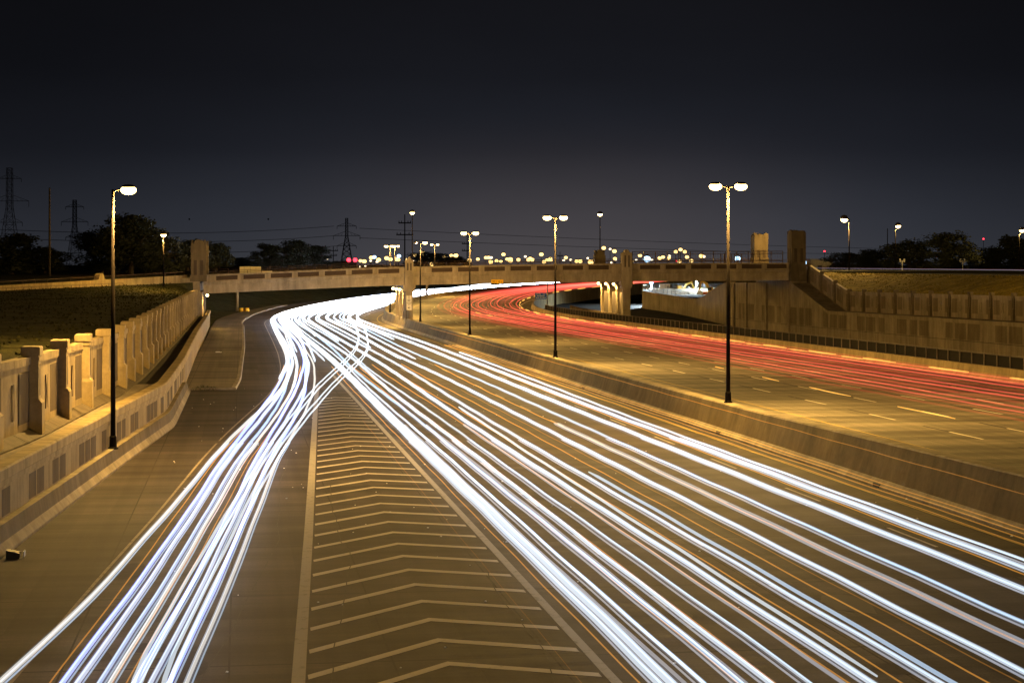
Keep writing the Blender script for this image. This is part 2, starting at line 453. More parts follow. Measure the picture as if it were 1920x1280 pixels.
# right upper bank and street level
mb = MB(); rings = []
ZTR = interp([(150, -3.55), (222, -3.85), (278, -4.2), (283, -4.1), (300, -1.5), (304, -1.2)])
for s in frange(120, 330, 70):
    zt = ZTR(s) - .25
    r = []
    for i in range(22):
        dd = 66.9 + 12.5 * i / 21
        t = i / 21; t = t * t * (3 - 2 * t)
        r.append(P(s, -dd, zt + (-1.78 - zt) * t + .10 * math.sin(s * .5 + dd) * math.sin(t * 3.14)))
    rings.append(r)
mb.loft(rings); structure('grass', mb, M_GRASS_D)
mb = MB(); mb.loft([[P(s, -79.3, -1.77), P(s, -85.4, -1.78), P(s, -94, -1.79)] for s in (90, 200, 306, 330)], uvs=[[(s, 0), (s, 6), (s, 15)] for s in (90, 200, 306, 330)]); structure('street', mb, M_STREET)
mb = MB(); mb.loft([[P(s, -94, -1.8), P(s, -140, -2.0), P(s, -900, -2.4)] for s in (60, 200, 330)]); structure('ground', mb, M_GRASS)
mb = MB(); mb.loft([[Vector((62, 352, -2.0)), Vector((110, 345, -2.0)), Vector((900, 300, -2.3))], [Vector((110, 520, -3.5)), Vector((200, 520, -2.6)), Vector((1200, 520, -2.6))],
                    [Vector((420, 1500, -3)), Vector((900, 1500, -3)), Vector((3500, 1500, -3))]]); structure('ground', mb, M_GRASS)
# construction yard and waste ground beyond the curved wall
mb = MB(); mb.loft([[Vector((33, 432, -7.6)), Vector((44, 392, -7.4)), Vector((62, 352, -3.6))], [Vector((52, 470, -7.6)), Vector((64, 440, -7.4)), Vector((84, 400, -4))],
                    [Vector((100, 560, -6.5)), Vector((120, 520, -6)), Vector((150, 470, -3.6))]]); structure('yard', mb, M_DIRT)

# tufts standing in the two banks
def tufts(n, seed, pt, mat, h0):
    r = random.Random(seed); m = MB()
    for i in range(n):
        p = pt(r)
        for k in range(3):
            w = Vector((r.uniform(-1, 1), r.uniform(-.5, .5), 0)).normalized() * r.uniform(.03, .10); v = Vector((r.uniform(-.12, .12), r.uniform(-.12, .12), r.uniform(.4, 1.0) * h0))
            m.quad(p - w, p + w, p + w * .4 + v, p - w * .4 + v)
    tag(m.build('grass_tufts', mat), kind='stuff')
def left_pt(r):
    s_ = r.uniform(70, 295); d0 = DU(s_) + .6; d1 = min(DF(s_), d0 + 60); t = r.random(); d = d0 + (d1 - d0) * t; tt = (d - d0) / max(.1, DF(s_) - d0)
    return P(s_, d, (ztopL(s_) - .47) * (1 - tt) + (-3.95 + .9 * max(0, min(1, (s_ - 250) / 50))) * tt + .16 * math.sin(s_ * .11 + d * .2) * math.sin(tt * math.pi))
def right_pt(r):
    s_ = r.uniform(190, 325); dd = r.uniform(66.9, 79.2); t = (dd - 66.9) / 12.5; t = t * t * (3 - 2 * t); zt = ZTR(s_) - .25
    return P(s_, -dd, zt + (-1.80 - zt) * t + .10 * math.sin(s_ * .5 + dd) * math.sin(t * 3.14))
tufts(6000, 3, left_pt, M_GRASS, .16); tufts(3000, 4, right_pt, M_GRASS_D, .16)

# ------------------------------------------------------------------ painted markings
def line(mb, z, d, s0, s1, w, step=6, dz=.004):
    n = max(1, int((s1 - s0) / step)); df = d if callable(d) else k_(d)
    sweep(mb, frange(s0, s1, n), [(lambda s: df(s) + w / 2, lambda s: z(s) + dz), (lambda s: df(s) - w / 2, lambda s: z(s) + dz)], False)
mwr = MB(); mw = MB(); mbk = MB(); my = MB()
for d in (4.75, 8.4, 12.1, 15.75):
    s = 24.5 + (0 if d != 12.1 else 1.3)
    while s < 560:
        line(mw, zl, d, s, s + 4.6, .12); line(mbk, zl, d, s + 4.6, s + 9.2 if s < 150 else s + 8, .13); s += 12.19
for d in (-8.65, -12.4, -16.05, -19.6, -23.2):
    s = 27 + (abs(d) * 3.1) % 5
    while s < 600:
        line(mwr, zr, d, s, s + 4.3, .15); line(mbk, zr, d, s + 4.3, s + 8.0, .15); s += 12.19
line(mwr, zr, -26.6, 10, 620, .14)
GL = interp([(20, 26.6), (44, 25.6), (67, 24.55), (137, 21.5), (160, 20.3)])
GR = k_(18.85)
line(mw, zl, GL, 18, 152, .30); line(mw, zl, GR, 18, 168, .24)
RE_ = interp([(20, 33.2), (58, 30.9), (73.7, 29.8), (94, 28.6), (109, 27.5), (125, 26.1), (140, 24.8), (158, 23.7), (180, 23.05), (210, 22.7), (250, 22.6), (620, 22.6)])
RE = smoothed(RE_, 10); me_ = MB(); line(me_, zl, RE, 18, 620, .10, 3); structure('lane_markings', me_, M_EDGE)
line(my, zl, 1.9, 18, 620, .09); line(my, zr, -4.3, 18, 620, .11)
structure('lane_markings', mw, M_WHITE); structure('lane_markings', mwr, M_WHITE_R); structure('lane_markings', mbk, M_BLK); structure('lane_markings', my, M_YEL)
mb = MB()
Y = 36.0
for i in range(38):
    s = 45.3 - 8 + i * 2.69
    gl, gr = GL(s), GR(s); hw = (gl - gr) / 2; mid = (gl + gr) / 2
    if hw < .5: break
    sl_, sr_ = s - 1.12 * hw, s - .50 * hw
    A, B, C_ = P(sl_, GL(sl_) - .22, zl(sl_) + .004), P(s, mid, zl(s) + .004), P(sr_, GR(sr_) + .2, zl(sr_) + .004)
    w = .42 + .08 * random.random(); u = Vector((-ST, CT, 0)) * w
    u.z = -.00622 * w
    mb.loft([[A, A + u], [B, B + u], [C_, C_ + u]])
structure('chevron_markings', mb, M_CHEV)
mb = MB()     # crack seams meandering through the gore
for path in ([(40, 25.2), (47, 24.7), (56, 23.9), (62, 23.4), (66, 23.6), (75, 23.4), (86, 22.9)], [(42, 20.3), (47, 19.8), (55, 19.9), (62, 19.3)], [(30, 29.2), (50, 27.1), (66, 25.6), (80, 25.3), (97, 24.4)]):
    pts = []
    for (a, b), (c, d) in zip(path, path[1:]):
        for t in (0, .25, .5, .75): pts.append((a + (c - a) * t, b + (d - b) * t + random.uniform(-.06, .06)))
    mb.loft([[P(s, d, zl(s) + .008), P(s, d - .028, zl(s) + .008)] for s, d in pts])
structure('pavement_cracks', mb, M_CRACK)
mb = MB(); mb2 = MB(); rp = random.Random(8)
for i in range(46):
    s_ = rp.uniform(38, 200); d_ = rp.choice((rp.uniform(26.9, 30.2), rp.uniform(1.5, 18))); L_, w_ = rp.uniform(.6, 3.4), rp.uniform(.3, 1.5)
    if 18.2 < d_ < 25.5 and s_ < 140: continue
    tgt = mb if i % 3 else mb2; nn = 9
    ring = [P(s_ + L_ * .5 * math.cos(a) * rp.uniform(.8, 1.15), d_ + w_ * .5 * math.sin(a) * rp.uniform(.8, 1.15), zl(s_) - .00622 * L_ * .5 * math.cos(a) + .006) for a in [6.283 * k / nn for k in range(nn)]]
    ids = [tgt.vert(p) for p in ring]; tgt.face(*ids)
structure('pavement_stains', mb, M_STAIN); structure('pavement_patches', mb2, M_APRON)
mb = MB()     # sparkling grit, small debris on the pavement
for i in range(150):
    s = random.uniform(38, 150); d = random.choice([random.uniform(19, 30), random.uniform(1.2, 19)])
    p = P(s, d, zl(s) + .01); r = random.uniform(.015, .045)
    mb.ell(p, r, r * 1.4, r * .5, 5, 4)
tag(mb.build('grit', M_WHITEP), kind='stuff')

# ================================================================== WALLS
def wall_ring(prof_, s, df, zf): return [P(s, df(s) + a, zf(s) + z) for a, z in prof_]
def seg_wall(mb, ss, prof_, df, zf, gap=0.0, every=1):
    """solid swept wall, cut into lengths with a narrow joint"""
    i = 0
    while i < len(ss) - 1:
        j = min(i + every, len(ss) - 1)
        rings = []
        for k in range(i, j + 1):
            s = ss[k]
            if k == i: s += gap / 2
            if k == j: s -= gap / 2
            rings.append(wall_ring(prof_, s, df, zf))
        mb.loft(rings, closed=True, caps=True); i = j
JERSEY = [(0, -.2), (0, .08), (.17, .33), (.25, .85), (.5, .85), (.5, -.2)]
wl = empty('retaining_wall', P(60, D0(60), zl(60)), 'pale stepped concrete retaining wall with brown inset panels and a barrier at its foot along the left shoulder', 'retaining wall')
ss = frange(15, 142.6, 42)
mb = MB(); seg_wall(mb, ss, JERSEY, D0, zl, .012, 3)
mb.loft([wall_ring([(a, z * f if z > 0 else z) for a, z in JERSEY], s, D0, zl) for s, f in ((142.61, 1), (144.5, .9), (146.5, .45))], closed=True, caps=True)
child(wl, 'jersey_barrier', mb, M_CONC2)
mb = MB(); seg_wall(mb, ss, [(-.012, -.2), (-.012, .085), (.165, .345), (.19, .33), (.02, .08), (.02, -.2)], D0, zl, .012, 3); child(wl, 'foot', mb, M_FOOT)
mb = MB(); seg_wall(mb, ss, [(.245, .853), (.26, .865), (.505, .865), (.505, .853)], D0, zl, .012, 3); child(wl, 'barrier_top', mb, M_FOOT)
ss2 = frange(15, 335, 100)
mb = MB(); seg_wall(mb, ss2, [(.52, -.2), (.52, 1.92), (1.0, 1.92), (1.0, -.2)], D0, zl, .0, 100); child(wl, 'wall_face', mb, M_CONC)
mb = MB(); seg_wall(mb, ss2, [(.46, 1.924), (.46, 2.10), (.41, 2.14), (.41, 2.47), (.47, 2.53), (1.02, 2.53), (1.02, 1.924)], D0, zl, .03, 1); child(wl, 'wall_cap', mb, M_CONC)
s = 16.2; pat = [1, 1, 0, 1, 0, 0, 1, 1, 0, 1, 1, 0, 0, 1]; i = 0
while s < 330:
    L = 1.35 if s < 150 else 2.2
    z0 = .92 if s < 146 else .35
    if pat[i % len(pat)] or s > 150:
        mb = MB(); seg_wall(mb, [s, s + L], [(.512, z0), (.512, 1.80), (.53, 1.80), (.53, z0)], D0, zl)
        if i < 95: child(wl, 'inset_panel', mb, M_PANEL if s < 150 else M_CONC_BR)
    s += L + .25; i += 1

# upper wall with pilasters -----------------------------------------
def pilaster_mesh():
    m = MB()        # local: x along the wall, y out towards the road, z up ; height 3.4
    m.box(-.54, .54, -.30, .46, -.3, 1.28)
    r4 = lambda x, y0, y1, z: [(-x, y0, z), (x, y0, z), (x, y1, z), (-x, y1, z)]
    m.loft([r4(.54, -.3, .46, 1.28), r4(.50, -.3, .32, 1.42), r4(.50, -.3, .32, 2.90)], closed=True, caps=True)
    m.loft([r4(.53, -.33, .35, 2.903), r4(.53, -.33, .35, 3.02)], closed=True, caps=True)
    m.loft([r4(.50, -.3, .32, 3.021), r4(.50, -.3, .32, 3.10)], closed=True, caps=True)
    m.loft([r4(.56, -.36, .38, 3.101), r4(.56, -.36, .38, 3.37), r4(.51, -.32, .34, 3.42)], closed=True, caps=True)
    return m
def slot_mesh():
    m = MB(); m.box(-.14, .14, .30, .326, 1.55, 2.75); return m
def upper_wall(nm, label, stations, df, zbase, ztop, side, panel_m):
    """side +1: faces the road to its right (left wall); -1: faces left"""
    w = empty(nm, P(stations[0], df(stations[0]), zbase(stations[0])), label, 'concrete wall')
    sg = side
    off = lambda a: (lambda s: df(s) + sg * a)
    ss_ = []
    for a, b in zip(stations, stations[1:]): ss_ += [a, (a + b) / 2]
    ss_.append(stations[-1])
    def solid(prof_, name, mat, gap=0., every=200):
        m = MB(); i = 0
        while i < len(ss_) - 1:
            j = min(i + every, len(ss_) - 1)
            m.loft([[P(s_, df(s_) + sg * a, zbase(s_) + z if z < 1.5 else ztop(s_) + z - 3) for a, z in prof_] for s_ in
                    [ss_[k] + (gap / 2 if k == i else -gap / 2 if k == j else 0) for k in range(i, j + 1)]], closed=True, caps=True); i = j
        child(w, name, m, mat)
    solid([(.0, -.5), (.0, 2.70), (.3, 2.70), (.3, -.5)], 'wall_panel', M_CONC if panel_m else M_CONC_BR)
    solid([(-.07, 2.702), (-.07, 3.0), (.36, 3.0), (.36, 2.702)], 'wall_coping', M_CONC if panel_m else M_CONC_BR, .03, 1)
    if side > 0: solid([(-.55, -.35), (-.55, .06), (-.02, .34), (-.02, -.35)], 'footing', M_CONC2, .04, 1)
    base = None
    for i, s in enumerate(stations):
        if base is None:
            base = pilaster_mesh().build('pilaster', M_CONC if panel_m else M_PIL_R, w, loc=(0, 0, 0)); sl0 = slot_mesh().build('slot', M_SLOT, base, loc=(0, 0, 0)); c = base
        else:
            c = base.copy(); COL.objects.link(c); c.parent = w; k = sl0.copy(); COL.objects.link(k); k.parent = c
        c.location = P(s, df(s), zbase(s)) - w.location
        c.rotation_euler = (0, 0, head(s) - side * math.pi / 2)
        c.scale = (1 if panel_m else .62, 1 if panel_m else .7, (ztop(s) + .38 - zbase(s)) / 3.4)
    for i, (a, b) in enumerate(zip(stations, stations[1:])):
        if i > 24: break
        L = b - a
        zz = lambda s_, f: zbase(s_) + .62 + f * (ztop(s_) - .55 - zbase(s_) - .62)
        for t0, t1 in ((.10, .25), (.64, .91)):
            m = MB(); m.loft([[P(s_, df(s_) - sg * q_, zz(s_, f)) for q_, f in ((.012, 0), (.012, 1), (-.01, 1), (-.01, 0))] for s_ in (a + L * t0, a + L * t1)], closed=True, caps=True)
            child(w, 'inset_panel', m, M_PANEL if panel_m else M_PANEL_R)
        m = MB(); k = i % 3      # tall narrow ornament in the middle field
        mid = (a + b) / 2; n_ = 10
        for sgn in (-1, 1):
            m.loft([[P(mid + sgn * (hw_ + g_), df(mid) - sg * q_, zz(mid, f)) for q_, g_ in ((.03, 0), (.03, .07), (-.01, .07), (-.01, 0))]
                    for f, hw_ in [(.12 + .70 * j / n_, (.16 + .1 * math.sin(math.pi * j / n_)) if k != 2 else .12 + .22 * abs(2 * j / n_ - 1)) for j in range(n_ + 1)]], closed=True, caps=True)
        child(w, 'relief', m, M_PANEL if panel_m else M_PANEL_R)
    return w
stL = [58.0 + 7.27 * i for i in range(-5, 33)]
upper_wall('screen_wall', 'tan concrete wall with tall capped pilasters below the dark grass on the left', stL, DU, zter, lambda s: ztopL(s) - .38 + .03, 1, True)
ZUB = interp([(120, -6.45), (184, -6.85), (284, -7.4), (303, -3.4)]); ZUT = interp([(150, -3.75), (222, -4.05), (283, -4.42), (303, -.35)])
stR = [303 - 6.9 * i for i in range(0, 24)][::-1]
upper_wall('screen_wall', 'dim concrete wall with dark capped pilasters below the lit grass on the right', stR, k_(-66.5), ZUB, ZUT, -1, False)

# right lower wall ------------------------------------------------------
wr = empty('retaining_wall', P(240, -63.6, zramp(240)), 'tall brown patterned concrete wall behind the dark fence on the right, stepping up to the bridge', 'retaining wall')
ZLT = interp([(120, -6.45), (184, -6.85), (284, -7.45), (303, -3.3), (352, -3.7), (385, -7.4)])
ssr = frange(120, 284, 30) + frange(287, 303, 5) + frange(306, 345, 10)
mb = MB(); mb.loft([[P(s, -63.6, zramp(s) - .3), P(s, -63.6, ZLT(s)), P(s, -64.2, ZLT(s)), P(s, -64.2, zramp(s) - .3)] for s in ssr], closed=True, caps=True); child(wr, 'wall_face', mb, M_CONC_BR)
mb = MB(); mb.loft([[P(s, -63.52, ZLT(s) - .42), P(s, -63.52, ZLT(s) + .004), P(s, -66.5, ZLT(s) + .004), P(s, -66.5, ZLT(s) - .1)] for s in ssr if s < 304], closed=True, caps=True); child(wr, 'ledge', mb, M_CONC_BR)
mb = MB(); mb.loft([[P(s, -63.54, zramp(s) + 1.42), P(s, -63.54, zramp(s) + 1.5), P(s, -63.7, zramp(s) + 1.5), P(s, -63.7, zramp(s) + 1.42)] for s in ssr], closed=True, caps=True); child(wr, 'string_course', mb, M_CONC2)
s = 126.0; i = 0
while s < 342:
    L = (3.4, 2.4, 3.8)[i % 3]
    zt = (lambda q: min(ZLT(q) - .5, zramp(q) + 4.4))
    if i % 4 != 2:
        mb = MB(); mb.loft([[P(q, -63.575, zramp(q) + 1.6), P(q, -63.575, zt(q)), P(q, -63.61, zt(q)), P(q, -63.61, zramp(q) + 1.6)] for q in (s, s + L)], closed=True, caps=True); child(wr, 'inset_panel', mb, M_PANEL_R)
    s += L + (.9, 1.6, .7)[i % 3]; i += 1
for s in (304.5, 318, 331, 341):
    mb = MB(); mb.loft([[P(s + a, -63.6 + b, z) for a, b in ((-.5, .3), (.5, .3), (.5, -.05), (-.5, -.05))] for z in (zramp(s) - .2, -3.5)], closed=True, caps=True); child(wr, 'buttress', mb, M_CONC_BR)

# curved wall beyond the bridge
cw = empty('retaining_wall', (36, 400, -10.5), 'rounded concrete wall curving away under the bridge around the floodlit work yard', 'retaining wall')
path = [(40.3, 349), (39.4, 366), (38.0, 384), (36.0, 402), (33.6, 416), (31.3, 427), (30.3, 433), (31.0, 440), (34, 447), (41, 453), (55, 459), (80, 465)]
ztop = [-3.4, -5.2, -7.3, -7.2, -6.95, -6.6, -6.4, -6.3, -6.2, -6.2, -6.2, -6.2]
def smooth(pts, n=4):
    out = []
    for i in range(len(pts) - 1):
        p0, p1, p2, p3 = [Vector(pts[max(0, min(len(pts) - 1, i + k))]) for k in (-1, 0, 1, 2)]
        for j in range(n):
            t = j / n
            out.append(.5 * ((2 * p1) + (p2 - p0) * t + (2 * p0 - 5 * p1 + 4 * p2 - p3) * t * t + (3 * p1 - p0 - 3 * p2 + p3) * t ** 3))
    out.append(Vector(pts[-1])); return out
cp = smooth([(a, b, z) for (a, b), z in zip(path, ztop)])
def offs(i, k):
    a = cp[max(0, i - 1)]; b = cp[min(len(cp) - 1, i + 1)]; t = (b - a); t.z = 0; t.normalize(); return Vector((t.y, -t.x, 0)) * k
mb = MB(); mb.loft([[Vector((p.x, p.y, -12.5)), p.copy(), p + offs(i, .6), Vector((p.x, p.y, -12.5)) + offs(i, .6)] for i, p in enumerate(cp)], closed=True, caps=True); child(cw, 'wall_face', mb, M_CONC_BR, True)
for zz_, nm in ((-.45, 'coping'), (-2.6, 'string_course')):
    mb = MB(); mb.loft([[p + offs(i, -.07) + Vector((0, 0, zz_)), p + offs(i, -.07) + Vector((0, 0, zz_ + (.46 if nm == 'coping' else .15))), p + offs(i, .3) + Vector((0, 0, zz_ + (.46 if nm == 'coping' else .15))), p + offs(i, .3) + Vector((0, 0, zz_))] for i, p in enumerate(cp[8:], 8)], closed=True, caps=True); child(cw, nm, mb, M_CONC_BR)
mb = MB()
for i, p in enumerate(cp[10:], 10):
    mb.tube([p + offs(i, .2), p + offs(i, .2) + Vector((0, 0, 1.1))], .05, 5)
for h in (.35, .75, 1.1): mb.tube([p + offs(i, .2) + Vector((0, 0, h)) for i, p in enumerate(cp[10:], 10)], .035, 5)
child(cw, 'railing', mb, M_STEEL)

# median and right barriers ----------------------------------------------
def bar_ring(s, k):
    a, b, t = zl(s), zr(s), zr(s) + .85
    w = 0
    return [P(s, d, z) for d, z in ((1.05, a - .1), (1.05, a + .08), (.85, a + .32), (.42, t - .06), (.36, t), (-.25, t), (-.32, t - .06), (-.5, b + .33), (-.7, b + .08), (-.7, b - .1))]
md = empty('median_barrier', P(100, 0, zr(100)), 'tall stained concrete median barrier carrying the double lamp posts', 'barrier')
def med_part(name, pts, mat):
    m = MB(); sm = frange(12, 290, 46) + frange(297, 700, 78)
    for a_, b_ in zip(sm, sm[1:]):
        g_ = .006 if a_ < 290 else 0
        m.loft([[P(q_, d_, f_(q_)) for d_, f_ in pts] for q_ in (a_ + g_, b_ - g_)], closed=True, caps=True)
    child(md, name, m, mat)
LZ = lambda dz: (lambda q_: zl(q_) + dz)
RZ = lambda dz: (lambda q_: zr(q_) + dz)
TZ = lambda dz: (lambda q_: zr(q_) + .85 + dz + .27 * max(0, min(1.4, (100 - q_) / 36)))
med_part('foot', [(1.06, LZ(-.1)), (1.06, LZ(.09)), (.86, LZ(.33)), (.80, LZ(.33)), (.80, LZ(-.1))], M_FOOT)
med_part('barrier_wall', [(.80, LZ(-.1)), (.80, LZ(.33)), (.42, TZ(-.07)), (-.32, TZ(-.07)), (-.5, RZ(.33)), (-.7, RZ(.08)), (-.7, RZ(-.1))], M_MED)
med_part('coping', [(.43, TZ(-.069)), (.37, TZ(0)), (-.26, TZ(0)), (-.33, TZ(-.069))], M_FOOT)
for s in (102.6, 77.0, 143.0):
    mb = MB(); mb.loft([[P(s + a, 1.075 - b, zl(s) + .015 + c) for b, c in ((0, 0), (0, .16), (.12, .16), (.12, 0))] for a in (0, .75)], closed=True, caps=True); child(md, 'drain_opening', mb, M_INK)
rb = empty('edge_barrier', P(200, -29.2, zr(200)), 'pale concrete barrier right of the red tail light lanes, topped by a dark fence', 'barrier')
RBP = [(0, -.2), (0, .08), (-.17, .33), (-.25, 1.0), (-.55, 1.0), (-.55, -2.2)]
mb = MB(); s_r = frange(60, 333, 60) + frange(338, 700, 80)
mb.loft([[P(s, -29.0 + a, zr(s) + z) for a, z in RBP] for s in s_r], closed=True, caps=True); child(rb, 'barrier_wall', mb, M_CONC)
fb = empty('fence', P(200, -29.4, zr(200) + 1), 'dark metal railing with slim posts on top of the right edge barrier', 'fence')
s = 113.0
while s < 352:
    mb = MB(); mb.frame(P(s, -29.42, zr(s) + 1), (1, 0, 0), (0, 1, 0), (0, 0, 1), -.04, .04, -.04, .04, 0, .95); s += 2.44; child(fb, 'post', mb, M_FENCE)
mb = MB()
for h in (.93,): mb.tube([P(s, -29.42, zr(s) + 1 + h) for s in frange(110, 352, 58)], .035, 5)
child(fb, 'rail', mb, M_FENCE)
mb = MB(); mb.loft([[P(s, -29.5 + a, zr(s) + 1 + z) for a, z in ((0, .02), (0, .86), (-.03, .86), (-.03, .02))] for s in frange(110, 352, 58)], closed=True, caps=True); child(fb, 'screen', mb, M_FMESH)
# ribbed wall in the ramp pit
mb = MB()
rwp = [P(s, -34 - (s - 300) * .03, 0) for s in frange(300, 372, 36)]
for a, b in zip(rwp, rwp[1:]):
    t = (b - a).normalized(); n = Vector((t.y, -t.x, 0))
    zb = -12.3; zt_ = -8.3
    mb.frame(a, t, n, (0, 0, 1), .03, (b - a).length - .03, 0, .3, zb, zt_); mb.frame(a, t, n, (0, 0, 1), -.12, .12, -.15, .0, zb, zt_)
tag(mb.build('ribbed_wall', M_PANEL), 'dark ribbed concrete wall in the pit between the edge barrier and the right bridge pier', 'retaining wall')
# far retaining wall beyond the bend (left of the white streak at the top)
fw = MB(); pts_ = [P(s, 33.2, zl(s)) for s in frange(592, 690, 24)]
for k, (a, b) in enumerate(zip(pts_, pts_[1:])):
    t = (b - a).normalized(); n = Vector((-t.y, t.x, 0)); Lx = (Vector((b.x, b.y, 0)) - Vector((a.x, a.y, 0))).length
    t2 = Vector((t.x, t.y, 0)).normalized(); n2 = Vector((-t2.y, t2.x, 0))
    fw.frame(Vector((a.x, a.y, 0)), t2, n2, (0, 0, 1), .06, Lx - .06, 0, .4, min(a.z, b.z) - .5, a.z + 2.9 + .02 * k); fw.frame(Vector((a.x, a.y, 0)), t2, n2, (0, 0, 1), -.2, .2, -.12, .38, a.z - .5, a.z + 3.1)
tag(fw.build('sound_wall', M_CONC_FAR), 'grey panelled sound wall far beyond the bridge, above the white streaks', 'sound wall')
# street wall on the left
sw = empty('street_wall', (-60, 272, -3.3), 'low lamp lit yellow parapet wall along the street above the left grass, with a rounded pier', 'wall')
A_, B_ = Vector((-51.8, 296, -3.1)), Vector((-69, 251, -4.2)); C2 = Vector((-90, 196, -4.6))
def rail_wall(a, b, mb, h, th):
    t = (b - a); L = Vector((t.x, t.y, 0)).length; t2 = Vector((t.x, t.y, 0)).normalized(); n = Vector((-t2.y, t2.x, 0))
    mb.loft([[p + n * o + Vector((0, 0, z)) for o, z in ((0, -.6), (0, h), (th, h), (th, -.6))] for p in (a, b)], closed=True, caps=True)
mb = MB(); rail_wall(A_, B_, mb, 1.18, .35); rail_wall(B_, C2, mb, 1.18, .35); child(sw, 'wall_face', mb, M_CONC)
mb = MB(); pc = A_.lerp(B_, .50); prof_ = [(-1.1, -1), (-1.1, 1.25), (-.75, 1.3)] + [(-.72 * math.cos(k * math.pi / 10), 1.3 + .85 * math.sin(k * math.pi / 10)) for k in range(11)] + [(.75, 1.3), (1.1, 1.25), (1.1, -1)]
mb.prism(prof_, pc, (B_ - A_).normalized() * -1, (0, 0, 1), Vector((.93, -.36, 0)), -.5, .35); child(sw, 'rounded_pier', mb, M_CONC)
mb = MB()
for a, b in ((A_, B_), (B_, C2)):
    for i in range(17):
        p = a.lerp(b, i / 17) + Vector((-.2, .1, 1.18)); mb.frame(p, (1, 0, 0), (0, 1, 0), (0, 0, 1), -.04, .04, -.04, .04, 0, .5)
    mb.tube([a + Vector((-.2, .1, 1.66)), b + Vector((-.2, .1, 1.66))], .06, 5)
child(sw, 'top_rail', mb, M_RAIL)
lr = empty('handrail', (-62, 258, -4.2), 'thin dark pipe handrail with square bays in front of the yellow street wall', 'handrail')
a, b = Vector((-57.5, 276, -3.95)), Vector((-72, 236, -4.5)); pts_ = [a.lerp(b, i / 22) for i in range(23)]
for p in pts_:
    mb = MB(); mb.tube([p - Vector((0, 0, .4)), p + Vector((0, 0, 1.0))], .035, 5); child(lr, 'post', mb, M_RAIL)
mb = MB()
for h in (.5, 1.0): mb.tube([p + Vector((0, 0, h)) for p in pts_], .03, 5)
child(lr, 'rail', mb, M_RAIL)

# ================================================================== THE BRIDGE
SB = 303.0; BD = 22.0
ZP = interp([(-66, .06), (-35, -.10), (-19, -.27), (0, -.62), (8, -.86), (16, -1.2), (24, -1.53), (33.5, -1.95)])   # parapet top
br = empty('bridge', P(SB, 0, -10), 'long concrete overpass with brown parapet panels crossing the whole freeway', 'bridge')
DD = frange(-63.4, 32.6, 48)
def bsweep(prof_, dd=DD, ds0=0):
    m = MB(); m.loft([[P(SB + ds0 + a, d, ZP(d) + z) for a, z in prof_] for d in dd], closed=True, caps=True); return m
child(br, 'parapet', bsweep([(0, -1.0), (0, -.12), (-.06, -.10), (-.06, 0), (.42, 0), (.42, -.10), (.36, -.12), (.36, -1.0)]), M_CONC_BR)
child(br, 'fascia', bsweep([(-.16, -1.16), (-.16, -1.004), (.5, -1.004), (.5, -1.64), (.02, -1.64), (.02, -1.55), (-.06, -1.50), (-.06, -1.20)]), M_CONC_BR)
child(br, 'girder', bsweep([(.16, -2.95), (.16, -1.644), (.75, -1.644), (.75, -2.95)]), M_CONC_BR)
child(br, 'deck', bsweep([(.51, -1.42), (.51, -1.02), (BD - .51, -1.02), (BD - .51, -1.42)]), M_STREET)
for ds in (4.6, 8.8, 13.0, 17.2):
    child(br, 'girder', bsweep([(ds, -2.9), (ds, -1.43), (ds + .5, -1.43), (ds + .5, -2.9)]), M_CONC_BR)
child(br, 'girder', bsweep([(BD - .75, -2.95), (BD - .75, -1.644), (BD - .16, -1.644), (BD - .16, -2.95)]), M_CONC_BR)
child(br, 'parapet', bsweep([(BD - .36, -1.0), (BD - .36, 0), (BD, 0), (BD, -1.0)]), M_CONC_BR)
d = 30.6; i = 0
while d > -62:
    if not (-1.2 < d - 3.4 and d < 4.2) or True:
        a, b = d, d - 3.35
        if not (a > 0 > b - .6 or a > -35.6 > b):
            m = MB(); m.loft([[P(SB + q, x, ZP(x) + z) for q, z in ((-.012, -.93), (-.012, -.24), (.05, -.24), (.05, -.93))] for x in frange(b, a, 2)], closed=True, caps=True); child(br, 'parapet_panel', m, M_BRICK)
    d -= 4.28; i += 1
m = MB()
for d in frange(-61, 30, 42): m.tube([P(SB + .2, d, ZP(d)), P(SB + .2, d, ZP(d) + .5)], .04, 5)
for h in (.25, .5): m.tube([P(SB + .2, d, ZP(d) + h) for d in DD], .035, 5)
child(br, 'railing', m, M_RAIL)
m = MB(); dr = frange(-62, -36.6, 13)
for d in dr: m.frame(P(SB + .2, d, ZP(d)), (CT, ST, 0), (-ST, CT, 0), (0, 0, 1), -.06, .06, -.06, .06, 0, 1.95)
for h in (.35, 1.5, 1.92): m.tube([P(SB + .2, d, ZP(d) + h) for d in dr], .045, 5)
for d in frange(-62, -36.6, 60): m.frame(P(SB + .2, d, ZP(d)), (CT, ST, 0), (-ST, CT, 0), (0, 0, 1), -.012, .012, -.012, .012, .3, 1.9)
for d in frange(-55, -51.5, 6): m.frame(P(SB + .2, d, ZP(d)), (CT, ST, 0), (-ST, CT, 0), (0, 0, 1), -.07, .07, -.05, .05, .0, 1.5)
child(br, 'tall_railing', m, M_RAIL)
m = MB()     # rear railing
for d in frange(-61, 31, 42): m.tube([P(SB + BD - .2, d, ZP(d)), P(SB + BD - .2, d, ZP(d) + .75)], .05, 5)
for h in (.4, .75): m.tube([P(SB + BD - .2, d, ZP(d) + h) for d in DD], .045, 5)
child(br, 'railing', m, M_RAIL)
ex, ey = Vector((CT, ST, 0)), Vector((-ST, CT, 0))
